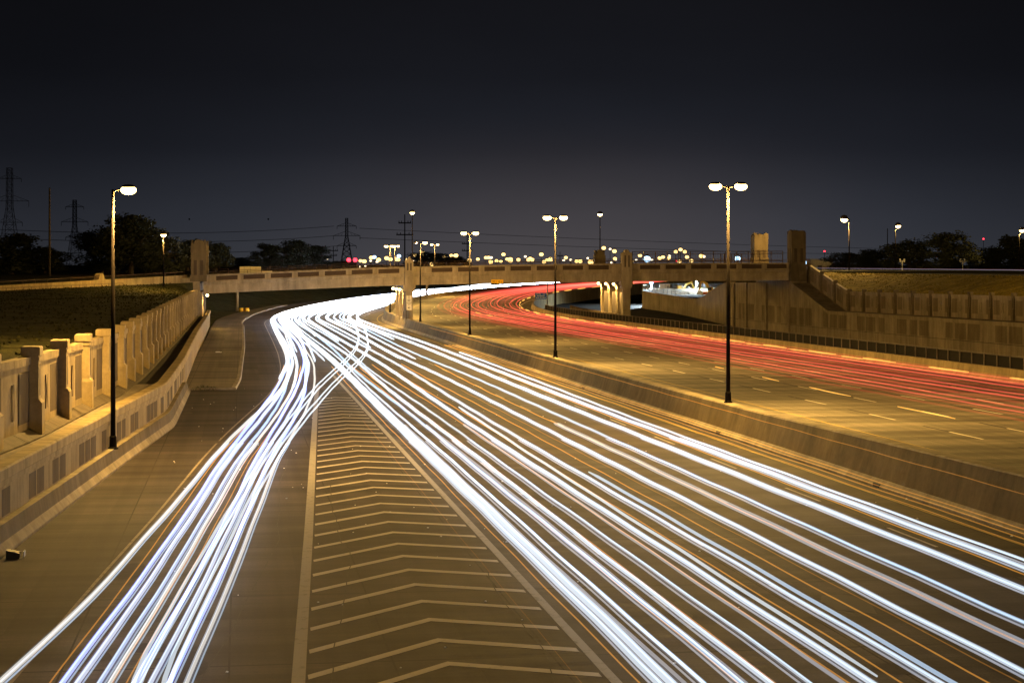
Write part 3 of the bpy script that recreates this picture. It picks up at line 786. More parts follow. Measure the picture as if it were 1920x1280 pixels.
def post(d, w, ztop_, zbot, cap=True):
    o = P(SB, d, 0); m = MB(); hw = w / 2
    m.frame(o, ex, ey, (0, 0, 1), -hw, hw, -.55, .9, zbot, ZP(d) - .9)
    m.frame(o, ex, ey, (0, 0, 1), -hw - .06, hw + .06, -.62, .95, ZP(d) - .9, ZP(d) - .72)
    m.frame(o, ex, ey, (0, 0, 1), -hw + .03, hw - .03, -.5, .85, ZP(d) - .72, ztop_ - .8)
    # stepped, rounded top
    rr = hw * .46
    poly = [(-hw + .03, ztop_ - .8), (-hw + .03, ztop_ - .62), (-hw * .72, ztop_ - .46), (-rr, ztop_ - .42)] + [(-rr * math.cos(k * math.pi / 8), ztop_ - .42 + (.42) * math.sin(k * math.pi / 8)) for k in range(1, 8)] + [(rr, ztop_ - .42), (hw * .72, ztop_ - .46), (hw - .03, ztop_ - .62), (hw - .03, ztop_ - .8)]
    m.prism(poly, o, ex, (0, 0, 1), ey, -.5, .85)
    c = child(br, 'pier_post', m, M_CONC_BR)
    for sx in (-.36, .36):
        q = MB(); q.frame(o, ex, ey, (0, 0, 1), sx * hw - .11, sx * hw + .11, -.52, -.4, ZP(d) - .55, ztop_ - .95); child(br, 'slot', q, M_SLOT)
post(-35.6, 1.75, 2.2, -3.6); post(0.0, 1.4, .95, -3.9)
def pier(d, zbase):
    zt_ = ZP(d) - 2.95
    o = P(SB, d, 0)
    m = MB(); m.frame(o, ex, ey, (0, 0, 1), -.62, .62, -.3, .9, zbase, zt_ - 1.0); m.frame(o, ex, ey, (0, 0, 1), -.85, .85, -.45, 1.1, zt_ - 1.0, zt_ - .55); m.frame(o, ex, ey, (0, 0, 1), -1.0, 1.0, -.5, 1.3, zt_ - .55, zt_ + .05)
    child(br, 'pier_column', m, M_CONC_BR)
    for ds in (5.4, 12.0, 18.6):
        m = MB()
        for a0, a1, y0, y1 in ((-.5, .5, -.42, .42), (-.62, .4, -.2, .2)):
            m.frame(o + ey * ds, ex, ey, (0, 0, 1), a0, a1, y0, y1, zbase, zt_ - 1.4)
        hw_ = [(.5, .42, zt_ - 1.4), (.62, .75, zt_ - 1.0), (.8, 1.5, zt_ - .6), (.9, 2.2, zt_ - .45), (.9, 2.2, zt_ + .02)]
        m.loft([[o + ey * (ds + y) + ex * x + Vector((0, 0, z)) for x, y in ((-a, -b), (a, -b), (a, b), (-a, b))] for a, b, z in hw_], closed=True, caps=True)
        child(br, 'pier_column', m, M_CONC_BR)
    m = MB(); m.frame(o, ex, ey, (0, 0, 1), -.12, .25, 1.0, 19, zbase, zt_ - 1.8); child(br, 'pier_web', m, M_SLOT)
pier(0.0, -10.7); pier(-35.6, -12)
# left abutment, under the deck
m = MB(); m.frame(P(SB, 32.75, 0), ex * -1, ey, (0, 0, 1), 0, .8, -.9, BD + 3, -11, -4.6); m.frame(P(SB, 32.75, 0), ex * -1, ey, (0, 0, 1), .35, 3.4, -.92, BD + 3, -4.62, -2.4); child(br, 'abutment', m, M_CONC_BR)
for i in range(9):
    m = MB(); m.frame(P(SB, 32.75, 0), ex * -1, ey, (0, 0, 1), -.12, .02, 1.2 + i * 2.7, 1.7 + i * 2.7, -10.9, -4.9); child(br, 'abutment_rib', m, M_CONC_BR)
m = MB(); m.frame(P(SB, -63.5, 0), ex, ey, (0, 0, 1), 0, 4, .4, BD - .3, -3.6, -1.2); child(br, 'abutment', m, M_CONC_BR)
m = MB(); m.frame(P(SB, 33, 0), ex * -1, ey, (0, 0, 1), 0, 60, .6, BD, -3.2, -2.75); structure('street', m, M_STREET)
m = MB(); m.frame(P(SB, -64, 0), ex, ey, (0, 0, 1), 0, 120, .6, BD, -1.9, -1.30); structure('street', m, M_STREET)

# gate towers at the bridge ends -----------------------------------------
def tower(d, ds, w, dep, zb, ztop_, style, label, zslot0, zslot1):
    o = P(SB + ds, d, 0); t = empty('gate_tower', Vector((o.x, o.y, zb)), label, 'gate tower', 'gate towers at the bridge ends')
    m = MB(); hw = w / 2; TM = M_CONC_BR if 'twin' in label else M_TOWER  # twin keeps the bridge concrete, the others take the shade-toned copy
    m.frame(o, ex, ey, (0, 0, 1), -hw - .12, hw + .12, -.12, dep + .12, zb, zb + 1.0 if style == 'round' else zb + 2.8)
    zs = zb + 1.0 if style == 'round' else zb + 2.8
    if style == 'round':
        m.frame(o, ex, ey, (0, 0, 1), -hw, hw, 0, dep, zs, ztop_ - 1.9)
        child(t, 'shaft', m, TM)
        m = MB(); r = hw * .55
        poly = [(-hw, ztop_ - 1.9), (-hw, ztop_ - 1.1), (-hw * .8, ztop_ - .85), (-r * 1.05, ztop_ - .7)] + [(-r * math.cos(k * math.pi / 10), ztop_ - .7 + .7 * math.sin(k * math.pi / 10)) for k in range(11)] + [(r * 1.05, ztop_ - .7), (hw * .8, ztop_ - .85), (hw, ztop_ - 1.1), (hw, ztop_ - 1.9)]
        m.prism(poly, o, ex, (0, 0, 1), ey, 0, .55); m.prism(poly, o, ex, (0, 0, 1), ey, dep - .55, dep)
        m.frame(o, ex, ey, (0, 0, 1), -hw - .06, hw + .06, -.06, dep + .06, ztop_ - 2.05, ztop_ - 1.86)
        for sx in (-1, 1):
            m.frame(o, ex, ey, (0, 0, 1), sx * (hw - .2) - .16, sx * (hw - .2) + .16, .56, .9, ztop_ - 1.9, ztop_ - .1)
            m.frame(o, ex, ey, (0, 0, 1), sx * (hw - .2) - .16, sx * (hw - .2) + .16, dep - .9, dep - .56, ztop_ - 1.9, ztop_ - .1)
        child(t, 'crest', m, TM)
    else:
        m.frame(o, ex, ey, (0, 0, 1), -hw, hw, 0, dep, zs, ztop_ - 1.0)
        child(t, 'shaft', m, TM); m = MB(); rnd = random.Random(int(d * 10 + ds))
        n = 7
        for (y0, y1) in ((0, .4), (dep - .4, dep)):
            for k in range(n):
                x0 = -hw + w * k / n; m.frame(o, ex, ey, (0, 0, 1), x0 + .006, x0 + w / n - .006, y0, y1, ztop_ - 1.0, ztop_ - (.05 + .75 * abs(math.sin(k * 2.1 + d)) * rnd.uniform(.2, .8)))
        for (x0, x1) in ((-hw, -hw + .4), (hw - .4, hw)):
            for k in range(1, 5):
                y0 = .4 + (dep - .8) * (k - 1) / 4; m.frame(o, ex, ey, (0, 0, 1), x0, x1, y0 + .006, y0 + (dep - .8) / 4 - .006, ztop_ - 1.0, ztop_ - rnd.uniform(.05, .4))
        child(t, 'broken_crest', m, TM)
    for sx in (-.42, .42):
        m = MB(); m.frame(o, ex, ey, (0, 0, 1), sx * hw - .24, sx * hw + .24, -.014, .2, zslot0, zslot1); child(t, 'slot', m, M_SLOT)
    for sy in (.3, .7):
        for sx in (-1, 1):
            m = MB(); m.frame(o, ex, ey, (0, 0, 1), sx * hw - .1 if sx > 0 else -hw - .014, hw + .014 if sx > 0 else -hw + .1, dep * sy - .22, dep * sy + .22, zslot0, zslot1); child(t, 'slot', m, M_SLOT)
    return t
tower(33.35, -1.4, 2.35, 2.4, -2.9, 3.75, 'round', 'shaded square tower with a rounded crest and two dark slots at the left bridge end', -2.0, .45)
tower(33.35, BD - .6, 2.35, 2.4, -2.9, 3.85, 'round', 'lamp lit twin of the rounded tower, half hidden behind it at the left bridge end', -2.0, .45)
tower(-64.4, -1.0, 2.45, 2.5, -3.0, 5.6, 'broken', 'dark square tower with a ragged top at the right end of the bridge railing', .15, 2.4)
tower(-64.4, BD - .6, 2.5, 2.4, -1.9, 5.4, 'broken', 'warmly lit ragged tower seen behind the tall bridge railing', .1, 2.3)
tower(-35.6, BD + .4, 1.9, 1.6, -1.2, 2.35, 'round', 'small yellow lit post with rounded top on the far parapet beside a slim lamp post', -1.1, -.2)

# ================================================================== LAMPS
def bulb(parent, loc, watts, col=SODIUM, rad=.18):
    L = bpy.data.lights.new('bulb', 'POINT'); L.energy = watts; L.color = col; L.shadow_soft_size = rad
    o = bpy.data.objects.new('bulb', L); COL.objects.link(o); o.location = loc; o.parent = parent; return o
def spot(parent, loc, watts, col=SODIUM, ang=165, aim=(0, 0, -1), rad=.18):
    L = bpy.data.lights.new('bulb', 'SPOT'); L.energy = watts; L.color = col; L.spot_size = math.radians(ang); L.spot_blend = 1.0; L.shadow_soft_size = rad
    o = bpy.data.objects.new('bulb', L); COL.objects.link(o); o.location = loc; o.parent = parent
    o.rotation_euler = Vector(aim).to_track_quat('-Z', 'Y').to_euler(); return o
def lamp_post(loc, H, arms, label, group, watts=LAMP_W, rz=0, lens=M_LENS, base_h=.0, scale=1.0, lit=(True, True), rad=.12):
    """arms: list of +1/-1 (x direction)"""
    t = empty('street_lamp', loc, label, 'street lamp', group, rz)
    m = MB(); m.tube([(0, 0, 0), (0, 0, H * .5), (0, 0, H)], [rad, rad * .8, rad * .55], 10); m.build('pole', M_POLE, t, True, loc=(0, 0, 0))
    m = MB(); m.lathe([(rad * 2.0, 0), (rad * 2.0, .06), (rad * 1.45, .1), (rad * 1.35, .55), (rad * 1.02, .62)], (0, 0, 0), 10); m.build('base', M_POLE, t, loc=(0, 0, 0))
    for i, a in enumerate(arms):
        m = MB(); m.tube([(0, 0, H - .12), (a * .18, 0, H - .04), (a * .42 * scale, 0, H)], .04, 6); ar = m.build('arm', M_POLE, t, loc=(0, 0, 0))
        m = MB(); x = a * .70 * scale
        m.lathe([(.02, .23), (.17, .22), (.27, .18), (.31, .13), (.31, .10), (.27, .08)], (x, 0, H), 14, 1.0 * scale, .72 * scale); hd = m.build('luminaire', M_HOUS, t, True, loc=(0, 0, 0))
        m = MB(); m.ell((x, 0, H - .03), .36 * scale, .24 * scale, .22 * scale, 14, 8); m.build('lens', lens if lit[i] else M_LENS_OFF, hd, True, loc=(0, 0, 0))
        if watts and lit[i]: bulb(t, (x, 0, H - .42 * scale), watts)
    return t
ORD_ = ['first', 'second', 'third', 'fourth', 'fifth', 'sixth', 'seventh', 'eighth', 'ninth', 'tenth', 'eleventh', 'twelfth']
ORD = ORD_ + ['thirteenth', 'fourteenth', 'fifteenth', 'sixteenth', 'seventeenth', 'eighteenth', 'nineteenth', 'twentieth']
mp = [(104.6, 12.0, 0), (162.0, 12.0, 0), (222.4, 12.1, 0), (283.5, 11.9, 1), (342, 12, 0), (401, 12, 0), (461, 12, 0)]
lb = [
      'nearest double headed lamp post on the median barrier in view', 'second double headed lamp post along the median barrier',
      'third double headed lamp post along the median barrier', 'fourth median lamp post, only its right head lit, beside the speed sign',
      'highest of the three double lamp heads clustered above the bridge by the left pier', 'middle one of the three double lamp heads clustered above the bridge by the left pier', 'rightmost of the three double lamp heads clustered above the bridge by the left pier']
proto = None
for i, (s, H, dim) in enumerate(mp):
    loc = P(s, .05, zr(s) + .85)
    if dim or proto is None:
        o = lamp_post(loc, H, (-1, 1), lb[i], 'double lamp posts on the median', rz=0.0, lit=(False, True) if dim else (True, True))
        if not dim: proto = o
    else:
        o = copy_tree(proto); o.location = loc; o['label'] = lb[i]
pl = lamp_post(P(90.2, D0(90) + .30, zl(90.2) + .84), 11.75, (1,), 'tall single headed lamp post standing on the left barrier', 'single lamp posts on the left wall', LAMP_W * 1.15)
for s, l in ((24, 'single headed lamp post on the left barrier left of the framed view'),):
    o = copy_tree(pl); o.location = P(s, D0(s) + .3, zl(s) + .84); o['label'] = l
    for ch in o.children:
        if ch.type == 'LIGHT': ch.data = ch.data.copy(); ch.data.energy *= .5
fl = lamp_post((-50.4, 270, -3.45), 7.6, (), 'short lamp post with one round light on the grass by the street wall', 'lamp posts along the frontage streets', 0)
def post_top(t, H, r, dx=0, watts=0, lens=M_LENS_FAR, dy=0):
    m = MB(); m.lathe([(.05, .3 * r / .3), (r * .7, r * .8), (r * 1.05, 0), (r * .9, -.05)], (dx, dy, H), 12); hd = m.build('luminaire', M_HOUS, t, True, loc=(0, 0, 0))
    m = MB(); m.ell((dx, dy, H - .02), r * .92, r * .92, r * .9, 12, 8); m.build('lens', lens, hd, True, loc=(0, 0, 0))
    if watts: bulb(t, (dx, dy, H - r - .12), watts, rad=.1)
post_top(fl, 7.6, .46, 0, 46000, lens=M_LENS)
for (x, y, zb, H, dx, l) in ((57.8, 320, -1.72, 9.3, -.75, 'lamp post at the edge of the lit grass casting a long pole shadow'), (84.6, 412, -2.0, 10.3, .7, 'lamp post with banded foot before the trees, right of the shadow casting one'),
                             (116, 427, -2.6, 10.2, .8, 'rightmost lamp post, at the frame edge before dark trees'), (84, 218, -1.8, 9.3, -.75, 'lamp post on the right street just outside the framed view')):
    pw = 42000 if y < 350 else 8000
    o = empty('street_lamp', (x, y, zb), l, 'street lamp', 'lamp posts along the frontage streets')
    m = MB(); m.tube([(0, 0, 0), (0, 0, H)], [.13, .08], 8); m.tube([(0, 0, H - .1), (dx, 0, H)], .05, 5); m.build('pole', M_POLE, o, True, loc=(0, 0, 0)); post_top(o, H, .68, dx, pw, lens=M_LENS, dy=.5)
# tall lamps behind the bridge
for (px, py, Yd, l) in ((1125, 401, 455, 'tall lamp post behind the bridge beside the yellow lit post'), (773, 398, 470, 'tallest lamp post behind the left bridge pier')):
    x = (px - 960) * Yd / 3500; z = (493 - py) * Yd / 3500
    o = empty('street_lamp', (x, Yd, -4), l, 'street lamp', 'lamp posts beyond the bridge')
    m = MB(); m.tube([(0, 0, 0), (0, 0, z + 4)], [.16, .10], 8); m.build('pole', M_POLE, o, True, loc=(0, 0, 0)); post_top(o, z + 4, .66, 0, 30000, lens=M_LENS)

# wall lamps on the piers and abutment
def wall_lamp(loc, aim, label, watts, group):
    t = empty('wall_lamp', loc, label, 'wall lamp', group)
    a = Vector(aim)
    m = MB(); m.box(-.16, .16, -.12, .12, -.05, .30); m.frame((0, 0, 0), (1, 0, 0), (0, 1, 0), (0, 0, 1), -.05, .05, -.05, .05, -.1, .4); m.build('bracket', M_HOUS, t, bevel=.02, loc=-a * .18)
    m = MB(); m.ell((0, 0, 0), .24, .22, .24, 10, 6); m.build('lens', M_LENS, t, True, loc=a * .12)
    spot(t, a * .55 + Vector((0, 0, -.1)), watts, ang=170, aim=(-a.x * .35, -a.y * .35, -1)); return t
for d, zb, nm in ((0.0, 0, 'left'), (-35.6, 0, 'right')):
    for i, ds in enumerate((5.4, 12.0, 18.6)):
        z = ZP(d) - 2.95 - (.75 if d == 0 else .45)
        p = P(SB, d, z) + ey * ds - ex * 1.05
        wall_lamp(p, tuple(-ex), f'{("front", "middle", "rear")[i]} of three amber lamps high on the fluted {"median" if d == 0 else "right hand"} bridge pier', 9000, 'amber lamps on the bridge piers')
wall_lamp(P(SB + .6, 32.0, -5.1), tuple(ex), 'amber lamp on the left bridge abutment lighting the ribbed wall', 3200, 'amber lamps on the bridge abutment')

# distant lights --------------------------------------------------------
xr = random.Random(77)
XTRA = [(int(692 + i * 20.3 + xr.uniform(-8, 8)), int(xr.uniform(479, 492)), xr.choice((0, 0, 3, 0))) for i in range(32)]
far = [(710, 487, 0), (725, 484, 0), (744, 486, 0), (764, 487, 0), (775, 489, 3), (695, 489, 3), (676, 489, 0), (683, 490, 0), (675, 500, 3), (685, 499, 3),
       (810, 495, 0), (829, 495, 0), (843, 495, 0), (827, 490, 3), (836, 487, 0), (846, 479, 0), (855, 479, 0), (865, 491, 3), (911, 483, 0), (916, 483, 0), (921, 483, 3), (931, 489, 0), (944, 477, 0), (951, 486, 0), (957, 486, 0), (985, 481, 3), (991, 487, 0), (998, 487, 0),
       (1015, 477, 0), (1026, 488, 0), (1032, 488, 0), (1057, 488, 3), (1081, 490, 0), (1088, 490, 0), (1106, 491, 0), (1111, 491, 0), (1132, 465, 0), (1144, 467, 3), (1152, 471, 0), (1154, 487, 3), (1146, 492, 3), (1193, 487, 3), (1222, 487, 3), (1237, 484, 0), (1255, 480, 3), (1267, 472, 0), (1276, 468, 0), (1284, 472, 0), (1288, 482, 0), (1296, 489, 0), (1320, 481, 3),
       (793, 475, 0), (500, 489, 0), (468, 508, 0), (628, 492, 3), (614, 486, 4), (430, 493, 1), (643, 496, 1), (702, 482, 1), (748, 480, 1), (1213, 486, 1), (1383, 485, 1), (1432, 485, 1), (1546, 471, 2), (1844, 448, 2), (1268, 489, 2), (1531, 491, 3), (1512, 493, 1)] + XTRA
NAMEC = {0: 'amber', 1: 'cool white', 2: 'red', 3: 'pale warm', 4: 'faint'}
MATC = {0: M_LENS_FAR, 1: M_LENS_COOL, 2: M_LENS_RED, 3: M_LENS_WARM, 4: M_LENS_WARM}
cnt = {}
LAND = [(480, 'left of the dark tree clump'), (640, 'by the dark tree clump'), (700, 'near the lattice pylon'), (790, 'around the left bridge pier'), (880, 'between the pier and third median lamp'), (1043, 'between the third and second median lamps'), (1190, 'between the second median lamp and the right pier'), (1330, 'behind the tall bridge railing'), (1470, 'beside the lit ragged tower'), (2000, 'beyond the right bank')]
rnd = random.Random(3)
for px, py, c in sorted(far):
    Yd = rnd.uniform(640, 820) if c != 2 or px < 1300 else 2500
    if 720 < px < 765 and py < 470: Yd = 640
    if px in (1213, 1432, 1383): Yd = 520
    land = next(n for x, n in LAND if px < x)
    cnt[(land, c)] = cnt.get((land, c), 0) + 1; k = cnt[(land, c)]
    x = (px - 960) * Yd / 3500; z = (493 - py) * Yd / 3500; g0 = -5.0
    t = empty('distant_lamp', (x, Yd, g0), f'{ORD[k - 1]} {NAMEC[c]} light from the left {land}', 'distant lamp', 'distant lights beyond the bridge')
    r = {0: .80, 1: .85, 2: .36, 3: .52, 4: .3}[c] * rnd.uniform(.85, 1.12) * (1.75 if px in (1432, 1213) else 1.2 if px == 1383 else 1) * (Yd / 700)
    if py > 495: r *= .7
    m = MB(); m.tube([(0, 0, 0), (0, 0, z - g0)], .09 * Yd / 700, 5); m.tube([(0, 0, z - g0 + r * .8), (0, 0, z - g0 + r * 1.3)], r * .4, 6); m.build('pole', M_POLE, t, loc=(0, 0, 0))
    m = MB(); m.ell((0, 0, z - g0), r, r, r * .82, 10, 6); m.build('lens', MATC[c], t, True, loc=(0, 0, 0))
# traffic signal heads showing red
for px in (654, 666):
    Yd = 560; x = (px - 960) * Yd / 3500; z = (490 - 490) * Yd / 3500 + .5
    t = empty('traffic_signal', (x, Yd, -4), f'{"left" if px < 660 else "right"} of two red traffic lights beyond the bridge beneath the lattice pylon', 'traffic light', 'red traffic lights')
    m = MB(); m.tube([(0, .3, 0), (0, .3, z + 4.5)], .12, 6); m.build('pole', M_POLE, t, loc=(0, 0, 0))
    m = MB(); m.box(-.35, .35, 0, .35, z + 2.5, z + 5.1); m.build('signal_head', M_INK, t, loc=(0, 0, 0), bevel=.04)
    m = MB(); m.ell((0, -.06, z + 4.4), .62, .25, .62, 12, 8); m.build('lens', M_LENS_RED, t, True, loc=(0, 0, 0))

# ================================================================== SIGNS AND ROADSIDE THINGS
def text(parent, body, loc, size, mat, rot=(math.pi / 2, 0, 0), sx=1.0):
    c = bpy.data.curves.new('lettering', 'FONT'); c.body = body; c.size = size; c.align_x = 'CENTER'; c.align_y = 'CENTER'; c.extrude = .004; c.offset = size * .012
    tmp = bpy.data.objects.new('lettering', c); COL.objects.link(tmp)
    me = bpy.data.meshes.new_from_object(tmp.evaluated_get(bpy.context.evaluated_depsgraph_get())); bpy.data.objects.remove(tmp); bpy.data.curves.remove(c)
    me.materials.clear(); me.materials.append(mat)
    o = bpy.data.objects.new('lettering', me); COL.objects.link(o); o.location = loc; o.rotation_euler = rot; o.scale = (sx, 1, 1); o.parent = parent; return o
def rplate(mb, w, h, r, y0, y1, cx=0, cz=0):
    poly = []
    for qx, qz, a0 in ((w / 2 - r, h / 2 - r, 0), (-w / 2 + r, h / 2 - r, 90), (-w / 2 + r, -h / 2 + r, 180), (w / 2 - r, -h / 2 + r, 270)):
        for k in range(4):
            a = math.radians(a0 + k * 30); poly.append((cx + qx + r * math.cos(a), cz + qz + r * math.sin(a)))
    mb.prism(poly, (0, 0, 0), (1, 0, 0), (0, 0, 1), (0, 1, 0), y0, y1)
base = P(300.4, .25, zr(300) + .85)
t = empty('speed_sign', base, 'white speed limit sign of two stacked panels on the median before the bridge pier', 'road sign')
m = MB(); m.box(-.22, -.16, 0, .05, 0, 3.5); m.build('post', M_STEEL, t, loc=(0, 0, 0))
zo = base.z
for z0, h, rows, nm in ((-5.72 - zo, 1.12, (('SPEED', .16, .39), ('LIMIT', .16, .19), ('60', .52, -.21)), 'speed_panel'), (-6.93 - zo, 1.18, (('MINIMUM', .13, .42), ('SPEED', .13, .24), ('40', .46, -.21)), 'minimum_panel')):
    m = MB(); rplate(m, .84, h, .05, -.03, -.005, 0, z0); pnl = m.build(nm, M_SIGNW, t, loc=(0, 0, 0))
    m = MB()
    for x0, x1, a, b in ((-.395, .395, h / 2 - .045, h / 2 - .03), (-.395, .395, -h / 2 + .03, -h / 2 + .045)): m.box(x0, x1, -.036, -.028, z0 + a, z0 + b)
    for x in (-.395, .38): m.box(x, x + .015, -.036, -.028, z0 - h / 2 + .046, z0 + h / 2 - .046)
    m.build('border', M_INK, pnl, loc=(0, 0, 0))
    for tx, sz, dz in rows: text(pnl, tx, (0, -.036, z0 + dz), sz, M_INK, sx=.92)
o = P(SB - .02, -14.3, -3.0)
t = empty('clearance_sign', o, 'small yellow clearance sign lettered in black on the bridge girder', 'road sign', rz=TH)
m = MB(); rplate(m, 1.95, .62, .05, -.03, .0); m.build('panel', M_SIGNY, t, loc=(0, 0, 0))
m = MB(); m.box(-.7, -.62, .0, .17, -.1, .1); m.box(.62, .7, .0, .17, -.1, .1); m.build('bracket', M_STEEL, t, loc=(0, 0, 0))
text(t, '20', (-.62, -.036, -.02), .46, M_INK, sx=.9); text(t, 'FT', (-.17, -.036, -.06), .24, M_INK); text(t, '6', (.31, -.036, -.02), .46, M_INK); text(t, 'IN', (.66, -.036, -.06), .24, M_INK)
t = empty('guide_sign', (7.05, 371, -9.4), 'blue guide sign with white lettering on a steel post by the curve barrier', 'road sign')
m = MB(); m.tube([(0, 0, 0), (0, 0, 5.5)], .11, 8); m.build('post', M_STEEL, t, True, loc=(0, 0, 0))
m = MB(); rplate(m, 2.3, 1.22, .08, -.18, -.12, -1.32, 2.85); pn = m.build('panel', M_SIGNB, t, loc=(0, 0, 0))
m = MB()
for z0, spans in ((3.22, ((-2.3, -1.95), (-1.8, -1.25), (-.95, -.45))), (2.87, ((-2.1, -1.7), (-1.6, -1.0), (-.9, -.6))), (2.52, ((-2.3, -1.7), (-1.55, -1.15), (-1.0, -.4)))):
    for a, b in spans:
        x = a
        while x < b: m.box(x, x + .075, -.19, -.178, z0 - .09, z0 + .09 * (1 if int(x * 37) % 3 else .55)); x += .11
m.build('lettering', M_WHITEP, pn, loc=(0, 0, 0))
m = MB(); m.box(-.5, .9, -.4, .4, -.5, .25); m.build('footing', M_CONC_FAR, t, loc=(0, 0, 0), bevel=.05)
t = empty('exit_sign', (-15.6, 560, -9.2), 'tiny pale sign on a post above the white streaks under the bridge', 'road sign')
m = MB(); m.box(-.06, .06, 0, .1, 0, 2.2); m.build('post', M_STEEL, t, loc=(0, 0, 0)); m = MB(); rplate(m, 1.5, .9, .06, -.04, -.005, 0, 1.85); m.build('panel', M_SIGNW, t, loc=(0, 0, 0))
t = empty('column', (-58.9, 400, -10.6), 'slim pale round column on the dark bank under the left bridge span', 'column')
m = MB(); m.lathe([(.42, 0), (.42, .25), (.30, .3), (.28, 4.9), (.4, 5.05), (.4, 5.3)], n=14); m.build('shaft', M_CONC, t, True, loc=(0, 0, 0))
m = MB(); m.box(-1.1, 1.1, -.5, .5, 5.3, 5.8); m.build('cap', M_CONC, t, loc=(0, 0, 0), bevel=.05)
t = empty('column', P(452, .1, zr(452) + .8), 'pale square column rising from the far median behind the white streaks', 'column')
m = MB(); m.box(-.28, .28, -.3, .3, -.4, 3.6); m.build('shaft', M_CONC, t, loc=(0, 0, 0), bevel=.04); m = MB(); m.box(-.4, .4, -.42, .42, 3.6, 3.9); m.build('cap', M_CONC, t, loc=(0, 0, 0))
def barrel(x, y, z, r, h, lab):
    t = empty('crash_barrel', (x, y, z), lab, 'crash barrel', 'yellow crash barrels')
    m = MB(); m.lathe([(r * .9, 0), (r, .05), (r, h * .48), (r * 1.04, h * .5), (r, h * .52), (r, h - .06)], n=18); m.build('drum', M_BARREL, t, True, loc=(0, 0, 0))
    m = MB(); m.lathe([(r * 1.05, h - .06), (r * 1.05, h + .02), (r * .9, h + .1), (.05, h + .12)], n=18); m.build('lid', M_INK, t, True, loc=(0, 0, 0))
barrel(-57.9, 399, -10.45, .48, .95, 'left yellow crash barrel standing beside the slim column under the bridge')
barrel(-56.8, 400, -10.45, .52, .92, 'right yellow crash barrel beside the slim column under the bridge')
t = empty('drain_box', P(63.2, 33.6, zl(63)), 'small black open metal box at the foot of the left barrier', 'drain box')
m = MB(); r_ = [[P(63.2 + a - .3, 33.95 - b, zl(63) + z) for b, z in ((0, .0), (0, .26), (.4, .16), (.4, .0))] for a in (0, .45)]; m.loft(r_, closed=True, caps=True); child(t, 'body', m, M_INK)
m = MB(); m.loft([[P(63.2 + a - .3, 33.44 - b, zl(63) + z) for b, z in ((0, .03), (0, .22), (.03, .2), (.03, .03))] for a in (.05, .5)], closed=True, caps=True); child(t, 'grate', m, M_STEEL)
m = MB(); p = P(212, 29.3, zap(212)); m.frame(p, (1, .2, 0), (-.2, 1, 0), (.1, 0, 1), -.22, .22, -.15, .15, .01, .12); m.frame(p + Vector((.25, .1, 0)), (1, -.6, 0), (.6, 1, 0), (0, .2, 1), -.1, .14, -.1, .1, .01, .07)
tag(m.build('litter', M_WHITEP), 'crumpled white litter lying on the raised apron by the left wall', 'litter')
m = MB(); rnd = random.Random(5)
for i in range(420):
    a = rnd.uniform(0, 6.28); rr = rnd.random() ** .6; p = P(147.3 + math.sin(a) * rr * .5, 29.6 + math.cos(a) * rr * 1.35, zl(147)); h = rnd.uniform(.12, .42) * (1.1 - rr * .7)
    v = Vector((rnd.uniform(-.12, .12), rnd.uniform(-.12, .12), h)); w = Vector((rnd.uniform(-.02, .02) + .02, rnd.uniform(-.02, .02), 0)); m.quad(p - w, p + w, p + w * .3 + v, p - w * .3 + v)
tag(m.build('weed_clump', M_LEAF2), 'dark clump of weeds at the end of the raised apron', 'weeds')
t = empty('box_trailer', P(SB + 12, 25.2, ZP(25) - 1.02), 'pale box trailer standing on the bridge deck at the left', 'trailer', rz=TH)
m = MB(); m.box(-1.75, 1.75, -1.2, 1.2, .55, 2.02); m.build('body', M_SIGNW, t, loc=(0, 0, 0), bevel=.05)
m = MB(); m.box(1.78, 3.6, -.9, .9, .5, 1.35); m.build('cab', M_SIGNW, t, loc=(0, 0, 0), bevel=.15)
for x in (-1.1, 2.6):
    for y in (-1.15, 1.15):
        m = MB(); m.tube([(x, y - .12, .38), (x, y + .12, .38)], .38, 14); m.build('wheel', M_RUB, t, True, loc=(0, 0, 0))
m = MB(); m.box(-.03, .03, -1.215, -1.2, .6, 1.98); m.box(-1.0, -.96, -1.215, -1.2, .6, 1.98); m.box(.9, .94, -1.215, -1.2, .6, 1.98); m.build('seam', M_STEEL, t, loc=(0, 0, 0))
# buildings and signals beyond the right bank
t = empty('warehouse', (98, 600, -3), 'low cream building beyond the right end of the bridge', 'building')
m = MB(); m.box(-2, 5.2, 0, 9, 0, 4.0); m.build('wall', M_SIGNY if False else M_CONC, t, loc=(0, 0, 0)); m = MB(); m.box(-2.2, 5.4, -.2, 9.2, 4.0, 4.35); m.build('roof', M_CONC_FAR, t, loc=(0, 0, 0)); m = MB(); m.box(.2, 1.6, -.05, .0, 0, 2.2); m.build('door', M_SLOT, t, loc=(0, 0, 0))
spot(t, (1.5, -6, 7), 500, (1, .85, .5), aim=(0, .6, -1))
for (x, y, l) in ((87.8, 420, 'grey signal mast with blank signal heads before the right trees, left one'), (96.6, 400, 'grey signal mast with blank signal heads before the right trees, right one')):
    t = empty('traffic_signal', (x, y, -2.0), l, 'traffic light', 'grey signal masts on the right street')
    m = MB(); m.tube([(0, 0, 0), (0, 0, 2.6)], .08, 6); m.build('pole', M_STEEL, t, loc=(0, 0, 0))
    for dx in (-.45, .0, .45):
        m = MB(); m.box(dx - .16, dx + .16, -.15, .15, 1.7 + abs(dx), 2.5 + abs(dx)); m.build('signal_head', M_STEEL, t, loc=(0, 0, 0), bevel=.03)

